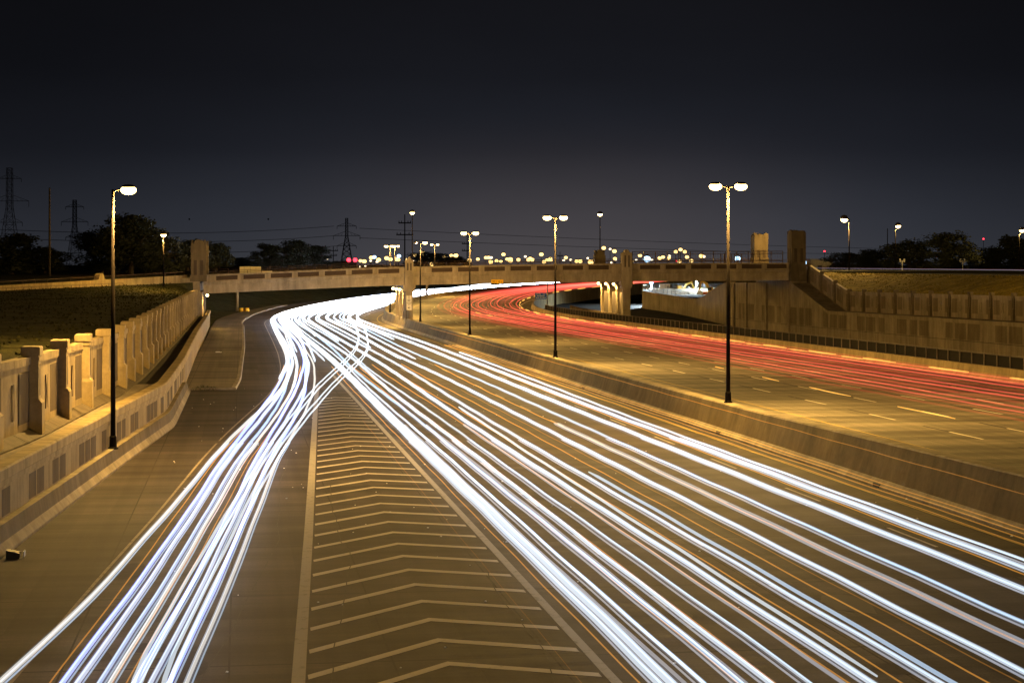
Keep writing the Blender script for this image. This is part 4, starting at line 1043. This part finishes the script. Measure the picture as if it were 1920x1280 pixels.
# ================================================================== CONSTRUCTION YARD
def excavator(loc, rz, label, sc=1.0, boom_up=1.0):
    t = empty('excavator', loc, label, 'excavator', 'excavators in the work yard', rz); t.scale = (sc,) * 3
    for sy in (-1, 1):
        m = MB(); poly = [(-1.6, .15), (-1.35, 0), (1.35, 0), (1.6, .15), (1.7, .45), (1.45, .75), (-1.45, .75), (-1.7, .45)]
        m.prism(poly, (0, 0, 0), (1, 0, 0), (0, 0, 1), (0, 1, 0), sy * .95 - .25, sy * .95 + .25); m.build('track', M_RUB, t, loc=(0, 0, 0))
    m = MB(); m.box(-1.7, .9, -1.1, 1.1, .85, 1.75); m.build('body', M_MACH, t, loc=(0, 0, 0), bevel=.12)
    m = MB(); m.box(.1, 1.25, .15, 1.1, 1.0, 2.6); cb = m.build('cab', M_MACH, t, loc=(0, 0, 0), bevel=.1)
    m = MB(); m.box(.2, 1.27, .25, 1.13, 1.75, 2.5); m.build('window', M_GLASS, cb, loc=(0, 0, 0))
    a = [(1.0, 1.3), (2.0, 3.2 * boom_up), (3.6, 3.7 * boom_up), (3.55, 3.3 * boom_up), (2.3, 2.7 * boom_up), (1.4, 1.1)]
    m = MB(); m.prism(a, (0, -.35, 0), (1, 0, 0), (0, 0, 1), (0, 1, 0), -.18, .18); m.build('boom', M_MACH, t, loc=(0, 0, 0), bevel=.03)
    a = [(3.35, 3.75 * boom_up), (3.75, 3.8 * boom_up), (4.5, 1.5), (4.25, 1.4)]
    m = MB(); m.prism(a, (0, -.35, 0), (1, 0, 0), (0, 0, 1), (0, 1, 0), -.14, .14); m.build('stick', M_MACH, t, loc=(0, 0, 0))
    a = [(4.15, 1.5), (4.6, 1.55), (4.75, .9), (4.2, .5), (3.7, .75), (4.05, 1.0)]
    m = MB(); m.prism(a, (0, -.35, 0), (1, 0, 0), (0, 0, 1), (0, 1, 0), -.45, .45); m.build('bucket', M_RUB, t, loc=(0, 0, 0))
excavator((41.0, 462, -8.1), math.radians(8), 'yellow excavator with lowered arm beside the white cabin in the work yard', .95)
excavator((48.3, 446, -8.2), math.radians(150), 'yellow excavator with raised arm at the right of the work yard', .95, 1.15)
t = empty('site_cabin', (38.3, 468, -7.6), 'brightly lit white site cabin behind the curved wall', 'cabin')
m = MB(); m.box(-1.25, 1.25, -1, 1, .3, 2.35); m.build('body', M_WHITEP, t, loc=(0, 0, 0), bevel=.04); m = MB(); m.box(-1.35, 1.35, -1.1, 1.1, 2.35, 2.45); m.build('roof', M_STEEL, t, loc=(0, 0, 0)); m = MB(); m.box(.4, .95, -1.03, -1.0, .4, 1.9); m.build('door', M_STEEL, t, loc=(0, 0, 0))
for (x, y, h, l, aim) in ((45.2, 457, 4.6, 'slim white floodlight mast standing in the work yard', (-.1, -.3, -1)), (33.6, 450, 3.0, 'short floodlight mast at the near end of the curved wall', (-.25, -.35, -1))):
    t = empty('floodlight_mast', (x, y, -8), l, 'floodlight', 'floodlights in the work yard')
    m = MB(); m.tube([(0, 0, 0), (0, 0, h)], .13, 8); m.build('mast', M_WHITEP, t, True, loc=(0, 0, 0)); m = MB(); m.box(-.5, .5, -.12, .12, h, h + .35); m.build('lamp_head', M_LENS_COOL, t, loc=(0, 0, 0))
    spot(t, (0, -.3, h + .8), 60000, (.72, .9, 1), 175, aim, .3)
rnd = random.Random(11)
for i in range(9):
    x = 38.5 + i * 1.35 + rnd.uniform(-.3, .3); y = 452 + rnd.uniform(-6, 6)
    t = empty('water_barrier', (x, y, -8.0 + rnd.uniform(0, .35)), f'{ORD[i]} pale plastic barrier from the left in the floodlit work yard', 'barrier', 'plastic barriers in the work yard', rnd.uniform(-.5, .5))
    m = MB(); m.prism([(-.35, 0), (-.35, .25), (-.15, .55), (-.12, 1.05), (.12, 1.05), (.15, .55), (.35, .25), (.35, 0)], (0, 0, 0), (0, 1, 0), (0, 0, 1), (1, 0, 0), -.6, .6); m.build('shell', M_WHITEP if i % 3 else M_ORNG, t, loc=(0, 0, 0)); m = MB(); m.box(-.08, .08, -.08, .08, 1.05, 1.2); m.build('filler_cap', M_STEEL, t, loc=(0, 0, 0))
for x, y, r, h, l in ((43.2, 466, 3.4, 2.9, 'dark heap of soil behind the yellow excavator'), (47, 478, 3.2, 2.2, 'smaller soil heap at the back of the work yard')):
    m = MB(); n = 20; rings = []
    for k in range(7):
        q_ = 1 - k / 6; rings.append([Vector((x + math.cos(a * 6.283 / n) * r * q_ * (1 + .12 * math.sin(a * 2.3 + k)) + .001 * a, y + math.sin(a * 6.283 / n) * r * q_, -8.2 + h * (1 - q_ ** 1.5) + .1 * math.sin(a * 1.7 + k))) for a in range(n)])
    m.loft(rings, closed=True, caps=True); tag(m.build('soil_heap', M_DIRT), l, 'soil heap')

# ================================================================== PYLONS, POLES, WIRES
def pylon(px, ytop, ybase, Yd, label, arms, wbase=.16, group='lattice pylons'):
    k = Yd / 3500; x0 = (px - 960) * k; zt = (493 - ytop) * k; zb = (493 - ybase) * k; H = zt - zb; th = .11 * Yd / 757
    t = empty('pylon', (x0, Yd, zb), label, 'pylon', group)
    hw = lambda f: H * (wbase * .5 * (1 - f / .62) + .055 * .5 * 1.0 if f < .62 else .055 * .5 - .008 * (f - .62))
    C = lambda f, a, b: Vector((a * hw(f), b * hw(f), f * H))
    m = MB()
    for a in (-1, 1):
        for b in (-1, 1): m.tube([C(f, a, b) for f in (0, .31, .62, 1)], th, 4)
    m.build('leg', M_PYL, t, loc=(0, 0, 0)); m = MB()
    lv = [0, .14, .26, .36, .45, .53, .60, .66, .72, .78, .84, .90, .95, 1.0]
    for f0, f1 in zip(lv, lv[1:]):
        for b in (-1, 1):
            m.tube([C(f0, -1, b), C(f1, 1, b)], th * .6, 4); m.tube([C(f0, 1, b), C(f1, -1, b)], th * .6, 4); m.tube([C(f1, -1, b), C(f1, 1, b)], th * .55, 4)
        for a in (-1, 1): m.tube([C(f0, a, -1), C(f1, a, 1)], th * .5, 4)
    m.build('bracing', M_PYL, t, loc=(0, 0, 0))
    for y, half in arms:
        f = (493 - y) * k - zb; L = half * k; m = MB(); up = L * .32
        for sg in (-1, 1):
            m.tube([(0, 0, f), (sg * L, 0, f)], th * .85, 4); m.tube([(sg * hw(min(1, f / H)), 0, min(f + up, H)), (sg * L, 0, f)], th * .7, 4)
            for q_ in (.45, .7): m.tube([(sg * L * q_, 0, f), (sg * L * (q_ - .15), 0, f + up * (1 - q_) * .9)], th * .5, 4)
        ar = m.build('crossarm', M_PYL, t, loc=(0, 0, 0)); m = MB()
        for sg in (-1, 1): m.tube([(sg * L, 0, f), (sg * L, 0, f - L * .30)], th * .9, 5)
        m.build('insulator', M_PYL, ar, loc=(0, 0, 0))
    return t
pylon(18, 315, 508, 757, 'tall lattice pylon at the far left edge of the sky', ((335, 22), (377, 36), (417, 24)))
pylon(140, 375, 500, 1150, 'smaller lattice pylon left of the big dark tree', ((388, 17), (416, 25), (445, 17)))
pylon(650, 409, 500, 1490, 'dark lattice pylon right of the dark tree clump', ((424, 18), (442, 25), (461, 18)), .2)
def hpole(px, ytop, ybase, Yd, label, arms, rad):
    k = Yd / 3500; x0 = (px - 960) * k; zb = (493 - ybase) * k; t = empty('utility_pole', (x0, Yd, zb), label, 'utility pole', 'utility poles')
    m = MB(); m.tube([(0, 0, 0), (0, 0, (ybase - ytop) * k)], [rad, rad * .7], 7); m.build('pole', M_WOOD if Yd < 500 else M_PYL, t, True, loc=(0, 0, 0))
    for y, h in arms:
        m = MB(); z = (ybase - y) * k; m.box(-h * k, h * k, -.1, .1, z - rad * .8, z + rad * .8); a = m.build('crossarm', M_PYL, t, loc=(0, 0, 0)); m = MB()
        for q_ in (-.9, -.5, .5, .9): m.tube([(h * k * q_, 0, z), (h * k * q_, 0, z + rad * 3)], rad * .6, 5)
        m.build('insulator', M_PYL, a, loc=(0, 0, 0))
hpole(93, 352, 517, 330, 'bare wooden pole between the two left lattice pylons', ((362, .01),), .22)
hpole(759, 402, 492, 1100, 'dark pole with two crossarms behind the cluster of amber lights', ((418, 12), (440, 16)), .42)
hpole(876, 437, 492, 1000, 'dark pole with crossarms behind the third median lamp', ((457, 10), (470, 10)), .30)
hpole(625, 462, 498, 1100, 'small dark pole at the right end of the dark tree clump', ((470, 9), (479, 7)), .30)
hpole(1050, 472, 494, 1000, 'distant faint pole right of the second median lamp', ((480, 6),), .25)
hpole(1664, 428, 500, 520, 'slim bare pole before the right trees', (), .16)
for i, (a, b) in enumerate((((-300, 411, 1000), (626, 424, 1470)), ((-300, 425, 1000), (626, 442, 1470)), ((-300, 452, 1000), (632, 461, 1470)), ((674, 428, 1480), (2200, 470, 2600)), ((674, 446, 1480), (2200, 478, 2600)))):
    A = Vector(((a[0] - 960) * a[2] / 3500, a[2], (493 - a[1]) * a[2] / 3500)); B = Vector(((b[0] - 960) * b[2] / 3500, b[2], (493 - b[1]) * b[2] / 3500))
    m = MB(); m.tube([A.lerp(B, j / 24) - Vector((0, 0, 26 * (j / 24) * (1 - j / 24))) for j in range(25)], .16, 4)
    tag(m.build('power_line', M_WIRE), ('topmost power line sagging left of the dark lattice pylon', 'middle power line left of the dark lattice pylon', 'lowest power line left of the dark lattice pylon', 'upper faint power line running right from the dark lattice pylon', 'lower faint power line running right from the dark lattice pylon')[i], 'power line', 'power lines')
for px, py, l in ((355, 411, 'small dark marker ball on the wire above the left towers'), (503, 411, 'small dark marker ball on the wire above the dark tree clump')):
    Yd = 1240; m = MB(); m.ell(((px - 960) * Yd / 3500, Yd, (493 - py) * Yd / 3500 ), .6, .6, .6, 10, 8); tag(m.build('marker_ball', M_INK, smooth=True), l, 'marker ball', 'marker balls on the power line')

# ================================================================== TREES
def crown_mesh(seed, n, lobes, leaf):
    r = random.Random(seed); m = MB(); L = []
    for i in range(lobes):
        a = r.uniform(0, 6.28); z = r.uniform(.10, .86); q_ = r.uniform(.1, .78) * (1.0 if z < .6 else 1.0 - (z - .6) * 2.2)
        L.append((math.cos(a) * q_ * .5, math.sin(a) * q_ * .5, z, r.uniform(.10, .20)))
    for i in range(n):
        x, y, z, R_ = r.choice(L); v = Vector((r.gauss(0, 1), r.gauss(0, 1), r.gauss(0, 1))).normalized() * R_ * (r.random() ** .35) * r.uniform(.75, 1.2)
        p = Vector((x + v.x, y + v.y, max(.02, z + v.z * .8))); s = leaf * r.uniform(.5, 1.4)
        u = Vector((r.gauss(0, 1), r.gauss(0, 1), r.gauss(0, 1))).normalized(); w = u.orthogonal().normalized()
        m.quad(p - u * s - w * s * .4, p + u * s * .2 - w * s * .7, p + u * s + w * s * .3, p - u * s * .3 + w * s * .7)
    return m
def trunk_mesh(seed):
    r = random.Random(seed); m = MB(); m.tube([(0, 0, -.05), (.01, 0, .15), (.0, .01, .35), (.02, 0, .6)], [.035, .024, .02, .008], 7)
    for i in range(7):
        a = r.uniform(0, 6.28); z = r.uniform(.16, .4); q_ = r.uniform(.2, .36); m.tube([(0, 0, z), (math.cos(a) * q_ * .5, math.sin(a) * q_ * .5, z + .12), (math.cos(a) * q_, math.sin(a) * q_, z + r.uniform(.2, .36))], [.014, .009, .003], 5)
    return m
protos = []
for i in range(4):
    protos.append((crown_mesh(20 + i, 7500, 34 + i * 4, .021), trunk_mesh(40 + i)))
tmesh = []
for c, tr in protos:
    a = c.build('crown', M_LEAF, loc=(0, 0, 0)); b = tr.build('trunk', M_BARK, loc=(0, 0, 0)); tmesh.append((a.data, b.data)); bpy.data.objects.remove(a); bpy.data.objects.remove(b)
trees = [(22, 436, 150, 512, 430, 0, 'dark tree mass at the left edge behind the tall pylon'), (84, 462, 100, 512, 470, 1, 'low dark tree between the bare wooden pole and the left pylons'), (190, 420, 110, 512, 420, 2, 'left shoulder of the big dark trees behind the left lamp post'),
         (245, 398, 150, 512, 410, 3, 'biggest dark tree, behind the tall left lamp post'), (300, 425, 100, 512, 430, 0, 'dark tree behind the round street lamp'), (352, 448, 95, 505, 450, 1, 'dark tree left of the rounded bridge towers'), (405, 452, 80, 505, 470, 2, 'open crowned dark tree just right of the rounded bridge towers'),
         (505, 455, 70, 502, 520, 1, 'left crown of the dark tree clump above the bridge'), (545, 448, 95, 502, 530, 0, 'tallest crown of the dark tree clump above the bridge'), (590, 458, 80, 502, 540, 3, 'right crown of the dark tree clump above the bridge'), (640, 488, 60, 502, 560, 2, 'low dark bush under the dark lattice pylon'), (452, 482, 60, 502, 560, 3, 'low dark bush left of the dark tree clump'),
         (800, 470, 90, 500, 640, 2, 'dim thin crowned tree behind the left bridge pier'), (850, 480, 70, 500, 660, 1, 'dim low tree right of the left bridge pier'),
         (1585, 472, 100, 512, 520, 0, 'low dark tree behind the shadow casting lamp post'), (1645, 466, 110, 512, 500, 1, 'dark tree behind the slim bare pole on the right'), (1705, 446, 120, 512, 480, 2, 'dark tree right of the banded lamp post'), (1778, 432, 120, 514, 440, 3, 'tallest green dark tree on the right'), (1850, 462, 90, 514, 470, 0, 'dip of low dark trees between the tallest right tree and the frame edge'), (1905, 440, 110, 516, 480, 1, 'dark tree at the right frame edge behind the last lamp post'), (1975, 432, 130, 516, 470, 2, 'dark tree cut by the right frame edge')]
rnd = random.Random(9)
for px, yt, w, yb, Yd, k, l in trees:
    kk = Yd / 3500; t = empty('tree', ((px - 960) * kk, Yd, (493 - yb) * kk), l, 'tree', 'dark trees around the junction', rnd.uniform(0, 6.28))
    h = (yb - yt) * kk * 1.02; wd = w * kk * 1.12
    t.scale = (wd, wd, h)
    for nm, me, mt in (('crown', tmesh[k][0], None), ('trunk', tmesh[k][1], None)):
        o = bpy.data.objects.new(nm, me); COL.objects.link(o); o.parent = t

# ================================================================== LIGHT TRAILS: streaks of light left at lamp height above the lanes
GW = interp([(30, .60), (45, .64), (62, .72), (90, .88), (130, 1.1), (190, 1.2), (260, 1.5), (330, 2.2), (420, 3.2), (640, 3.5)])
RW = interp([(30, .052), (60, .060), (90, .078), (150, .110), (220, .125), (300, .15), (400, .20), (640, .28)])
def stations(s0, s1):
    out = [s0]
    while out[-1] < s1: out.append(min(s1, out[-1] + (2.5 if out[-1] < 150 else 4)))
    return out
def streak(parent, name, d, s0, s1, h, mat, z=zl, rk=1.0, gk=1.0, seed=0, gf=GW, rf=RW, wob=.03, n=6, segs=None, drift=.30):
    df = d if callable(d) else k_(d); r = random.Random(seed * 77 + int(s0)); a, b, c = r.uniform(0, 6), r.uniform(.05, .09), r.uniform(.25, .4)
    if segs and len(segs) > 1:
        for q in segs: streak(parent, 'dash', d, s0, s1, h, mat, z, rk, gk, seed, gf, rf, wob, n, [q], 0)
        return
    m = MB()
    for (q0, q1) in (segs or [(s0, s1)]):
        ss = stations(q0, q1)
        fw = lambda s: wob * math.sin(s * b + a) + wob * .3 * math.sin(s * c + a * 2) + drift * max(0, min(1, (s - 85) / 90)) * math.sin(s * b * .42 + a * 3)
        pts = [P(s, df(s) + fw(s), z(s) + h + .012 * math.sin(s * c * 1.7 + a)) for s in ss]
        rr = [rf(s) * rk for s in ss]; e0 = min(.5, .9)
        if len(rr) > 2: rr[0] *= .5; rr[-1] *= .5
        m.tube(pts, rr, n, [gf(s) * gk for s in ss])
    return child(parent, name, m, mat, True, glow=True)
def trail(label, s_at, d_at, group, cat='light trail', name='headlight_trail', z=zl):
    return empty(name, P(s_at, d_at, z(s_at)), label, cat, group)
SE = 640
GH = 'headlight streaks'
def headlights(label, ds, s0=32, s1=SE, mats=(T_WHITE, T_WHITE), rk=(1, 1), gk=(1, 1), sheath=None, h=.66, amber=None, seed=0, dim=None, fine=True):
    d0 = ds[0](60) if callable(ds[0]) else ds[0]
    t = trail(label, max(60, s0), d0, GH)
    for i, d in enumerate(ds):
        df = d if callable(d) else k_(d)
        streak(t, 'streak', df, s0, s1, h, mats[i % len(mats)], rk=rk[i % len(rk)], gk=gk[i % len(gk)], seed=seed)
        if fine and s0 < 100 and s1 > 150:      # finer lines beside the main one: fog lamps and chrome
            streak(t, 'fine_streak', (lambda f: lambda s: f(s) + .085)(df), s0, 95, h - .08, T_GREY, rk=.40, gk=1.2, seed=seed)
            streak(t, 'fine_streak', (lambda f: lambda s: f(s) - .09)(df), s0, 95, h - .04, T_COOL, rk=.36, gk=.8, seed=seed)
        if sheath and s0 < 120: streak(t, 'soft_edge', df, s0, min(s1, 135), h - .02, sheath, rk=1.65 * rk[i % len(rk)], gk=1, seed=seed, gf=interp([(30, .34), (135, .5)]))
    for j, d in enumerate(dim or ()): streak(t, 'dim_streak', d, s0, min(s1, 105), h - .1, T_GREY, rk=.7, seed=seed + 5)
    for d, hh in amber or (): streak(t, 'marker_streak', d, s0, min(s1, 170), hh, T_AMBER, rk=.30, gk=.62, seed=seed + 3)
    return t
headlights('white headlight pair nearest the median barrier', (5.5, 6.95), seed=1, sheath=T_SHEATH, rk=(1.0, 1.15), amber=((6.35, .8),))
headlights('thin white upper streak hugging the first pair, starting beside the median', (interp([(36, 4.95), (100, 4.95), (197, 4.5)]),), 32, 197, rk=(.7,), seed=2)
headlights('second headlight pair from the median, pale blue with a grey companion line', (8.8, 11.05), seed=3, mats=(T_COOL, T_WHITE), sheath=T_SHEATH, rk=(.72, .95), gk=(.85, 1.0), dim=(9.55, 9.75), amber=((9.95, .7),))
headlights('third headlight pair from the median, white with a blue edge', (13.15, 14.5), seed=4, sheath=T_SHEATH, rk=(.85, 1.1), gk=(.9, 1.05), dim=(14.85,), amber=((12.45, .8), (13.8, .6)))
headlights('short bluish streak beginning mid lane beside the third pair', (interp([(36, 12.85), (79, 12.72)]),), 32, 79, mats=(T_COOL,), rk=(.8,), seed=5)
headlights('thin white streak beginning between the third and fourth pairs', (interp([(36, 14.2), (117, 13.72)]),), 40, 117, rk=(.75,), seed=6)
headlights('fourth headlight pair from the median with an orange line at its side', (15.7, 17.05), seed=7, mats=(T_WHITE, T_COOL), sheath=T_SHEATH, rk=(.62, .85), gk=(.8, .95), amber=((15.05, .75), (16.15, .5)))
headlights('fifth headlight pair from the median with soft grey lines', (16.45, 17.75), seed=8, sheath=T_SHEATH, rk=(1.0, .6), dim=(16.8, 17.65), amber=((17.15, .7),))
headlights('broad white band of headlights beside the chevrons', (18.35, 18.62), seed=9, mats=(T_WHITE, T_WHITE), sheath=T_SHEATH, rk=(1.55, 1.2), gk=(1.15, 1.0), dim=(18.05,), amber=((18.95, .6),))
far_l = ['far white streak ending in the second lane before the bridge', 'far white streak ending in the third lane before the bridge', 'far white streak in the lane beside the second pair', 'far white streak merging beside the third pair', 'far white streak in the middle of the bend', 'far white streak in the outer middle of the bend', 'far white streak near the gore tip', 'far white streak at the outer side of the bend',
         'far white streak along the outer edge of the bend', 'far white streak just inside the outer edge of the bend', 'far white streak in the inner bend', 'far white streak closest to the median in the bend']
for i, (d, s0) in enumerate(((9.95, 182), (11.45, 182), (8.0, 236), (12.6, 210), (15.3, 230), (17.0, 250), (19.3, 180), (20.9, 200))):
    headlights(far_l[i], (d, d + .02) if False else (d,), s0, SE, seed=20 + i, rk=(.8,))
# ramp stream
RC = smoothed(interp([(30, 29.9), (42, 29.15), (50, 28.6), (68, 27.5), (87, 26.45), (107, 24.95), (136, 23.1), (176, 21.4), (230, 20.6), (290, 20.2), (400, 20.0), (640, 20.0)]))
def rc(off, hw): return lambda s: RC(s) + off * (1 + max(0, (140 - s)) * .000) + hw
headlights('single pale streak swinging wide at the left of the ramp stream', (smoothed(interp([(30, 32.6), (42, 31.56), (50, 30.66), (69, 29.26), (95, 27.5), (112, 26.0), (136, 24.1), (166, 22.9), (207, 22.0), (275, 21.6), (640, 21.4)])),), 32, SE, mats=(T_WARM,), rk=(1.0,), gk=(.86,), sheath=T_SHEATH, seed=40)
headlights('blue edged headlight pair leading the ramp stream with an orange line', (rc(.42, .72), rc(.42, -.72)), mats=(T_BLUE, T_BLUE), sheath=T_SHEATHB, seed=41, amber=((rc(.42, .92), .75), (rc(.42, -.55), .7)), rk=(1.0, 1.0))
headlights('white headlight pair in the middle of the ramp stream', (rc(.12, .75), rc(.12, -.70)), seed=42, mats=(T_WHITE, T_WHITE), sheath=T_SHEATHB, rk=(1.1, .9), amber=((rc(.1, .1), .55),))
headlights('cool headlight pair right of centre in the ramp stream', (rc(-.25, .70), rc(-.22, -.72)), seed=43, mats=(T_COOL, T_BLUE), sheath=T_SHEATHB, rk=(.85, 1.0))
headlights('warm grey headlight pair at the right edge of the ramp stream', (rc(-.50, .72), rc(-.55, -.75)), seed=44, mats=(T_WARM, T_WARM), rk=(.8, .7), gk=(.9, .8), sheath=T_SHEATH)
headlights('short white streak ending in mid ramp stream', (rc(-.05, .0),), 138, SE, seed=45, rk=(.85,))
headlights('white streak on the outer side of the upper ramp stream', (rc(.95, .4),), 150, SE, seed=46, rk=(1.0,))
headlights('white streak on the inner side of the upper ramp stream', (rc(-.8, -.9),), 178, SE, seed=47, rk=(1.0,))
LA = smoothed(interp([(42, 28.9), (60, 27.75), (89, 25.64), (115.6, 23.39), (128, 22.3), (142.5, 20.9), (155, 19.6), (170.6, 17.9), (188, 16.2), (206, 14.5), (230, 12.6), (265, 10.5), (301, 8.9), (352, 7.4), (420, 6.6), (640, 6.6)]))
LB = smoothed(interp([(42, 28.3), (53.8, 27.55), (72.8, 26.35), (90, 25.0), (107.3, 23.45), (127.4, 21.5), (140, 20.2), (153.1, 18.75), (170.4, 16.6), (190, 14.6), (213.3, 12.6), (249.6, 10.3), (290, 8.1), (335, 6.0), (420, 5.3), (640, 5.3)]))
for f, l, sd in ((LA, 'left double streak crossing from the main lanes over the gore to the ramp', 48), (LB, 'right double streak crossing from the main lanes over the gore to the ramp', 49)):
    t = trail(l, 130, f(130), GH)
    for hh, rk in ((.86, .55), (.50, .55)): streak(t, 'streak', f, 31, 420, hh, T_WHITE, rk=rk, gk=1.0, seed=sd, drift=0, rf=interp([(30, .09), (150, .10), (250, .13), (640, .2)]))
# trucks' amber marker lines by the median
NODRIFT = 0
t = trail('four thin amber lines running together along the median shoulder', 70, 3.2, GH, name='marker_light_trail')
for d, h in ((2.55, .75), (2.95, .75), (3.4, .75), (3.9, .75)): streak(t, 'streak', d, 30, 215, h, T_AMBER, rk=.30, gk=.42, seed=60, wob=.012, drift=0)
t = trail('single high amber line running level with the median barrier', 70, 2.3, GH, name='marker_light_trail'); streak(t, 'streak', 2.2, 30, 250, 1.75, T_AMBER, rk=.22, gk=.36, seed=61, wob=.012, drift=0)
t = trail('thin amber line along the shoulder right of the chevrons', 60, 19.9, GH, name='marker_light_trail'); streak(t, 'streak', 19.95, 30, 110, .45, T_AMBER, rk=.16, gk=.16, seed=62, wob=.012, drift=0)
t = trail('thin amber line between the third and fourth headlight pairs', 60, 15.2, GH, name='marker_light_trail'); streak(t, 'streak', 12.0, 30, 130, .9, T_AMBER, rk=.22, gk=.25, seed=63, wob=.012, drift=0)
# far slip road streak
t = empty('headlight_trail', (-12, 550, -7), 'short white streak climbing the slip road to the bridge underside', 'light trail', GH)
m = MB(); m.tube([(-27, 525, -8.0), (-17.5, 540, -7.55), (-12, 550, -6.9), (-6.6, 562, -6.25)], [.5, .42, .36, .30], 7, [5] * 4); child(t, 'streak', m, T_WHITE, True, glow=True)

# tail lights
GR_ = interp([(60, .20), (120, .24), (200, .28), (300, .34), (640, .45)]); RR_ = interp([(60, .05), (120, .058), (200, .065), (300, .09), (640, .18)])
GT = 'tail light streaks'
rnd = random.Random(17)
lane_n = {-14.2: 'second', -17.8: 'third', -21.4: 'fourth', -24.9: 'outermost', -11.2: 'inner'}
cntl = {}
reds = [(-11.7, 66, 0), (-12.5, 190, 1), (-13.2, 66, 1), (-13.9, 66, 2), (-14.6, 110, 0), (-15.4, 66, 0), (-16.8, 66, 1), (-17.5, 66, 2), (-18.3, 120, 0), (-18.9, 66, 1), (-20.4, 66, 0), (-21.1, 66, 2), (-21.9, 150, 1), (-22.8, 66, 1), (-24.0, 66, 0), (-24.7, 100, 2), (-10.4, 230, 1)]
for i, (d, s0, k) in enumerate(reds):
    ln = min(lane_n, key=lambda q: abs(q - d)); cntl[ln] = cntl.get(ln, 0) + 1
    t = trail(f'{ORD[cntl[ln] - 1]} {("red", "pinkish red", "bright red")[k]} tail light pair of the {lane_n[ln]} right hand lane', max(s0, 120), d, GT, name='taillight_trail', z=zr)
    dr_ = rnd.uniform(-.5, .5)
    for hw in (-.68, .68):
        f = (lambda d, hw, dr_: lambda s: d + hw + dr_ * math.sin(s * .013 + d))(d, hw, dr_)
        streak(t, 'streak', f, s0, SE, .82 + .1 * (i % 3), (T_RED, T_RED2, T_REDB)[k], zr, gf=GR_, rf=RR_, seed=70 + i, rk=(1.15, 2.1, .8)[k], gk=(1.15, .8, 2.2)[k], wob=.08)
def dashes(a, b, per, duty): 
    out = []; s = a
    while s < b: out.append((s, s + per * duty)); s += per
    return out
GY = interp([(60, .95), (640, 1.7)])
t = trail('broken yellow turn signal streak along the outer red lane', 130, -26.4, GT, name='turn_signal_trail', z=zr); streak(t, 'streak', interp([(60, -25.6), (130, -26.2), (640, -27)]), 100, 600, .75, T_YEL, zr, gf=GY, rf=RR_, rk=.95, segs=dashes(104, 600, 15.5, .52), seed=95)
t = trail('second broken yellow streak just inside the outer red lane', 150, -24.6, GT, name='turn_signal_trail', z=zr); streak(t, 'streak', -25.3, 150, 330, .8, T_YEL, zr, gf=GY, rf=RR_, rk=.6, segs=dashes(156, 330, 15.5, .36), seed=96)
t = trail('broken yellow turn signal streak in the inner right hand lane', 110, -9.1, GT, name='turn_signal_trail', z=zr); streak(t, 'streak', interp([(70, -8.2), (94, -8.5), (127, -9.35), (200, -11.5), (400, -16)]), 70, 200, .75, T_YEL, zr, gf=GY, rf=RR_, rk=.62, segs=[(s, s + 8.8) for s in (75.5, 93, 110.3)] + [(126.5, 131), (143, 146)], seed=97)
t = trail('short yellow blink amid the red bend', 330, -14, GT, name='turn_signal_trail', z=zr); streak(t, 'streak', -15.6, 300, 420, .8, T_YEL, zr, gf=GY, rf=RR_, rk=.6, segs=[(318, 326), (334, 343)], seed=98)
# thin streaks on the right hand street
for D, c, g, l in ((-87.5, T_COOL, .16, 'thin pale blue streak along the street beyond the right bank'), (-91.2, T_RED, .16, 'thin dim red streak along the street beyond the right bank')):
    t = trail(l, 200, D, 'streaks on the right street', name='headlight_trail' if c is T_COOL else 'taillight_trail', z=lambda s: -1.8)
    streak(t, 'streak', D, 150, 420, .75, c, lambda s: -1.8, gf=k_(g), rf=k_(.07), seed=99, wob=.03)
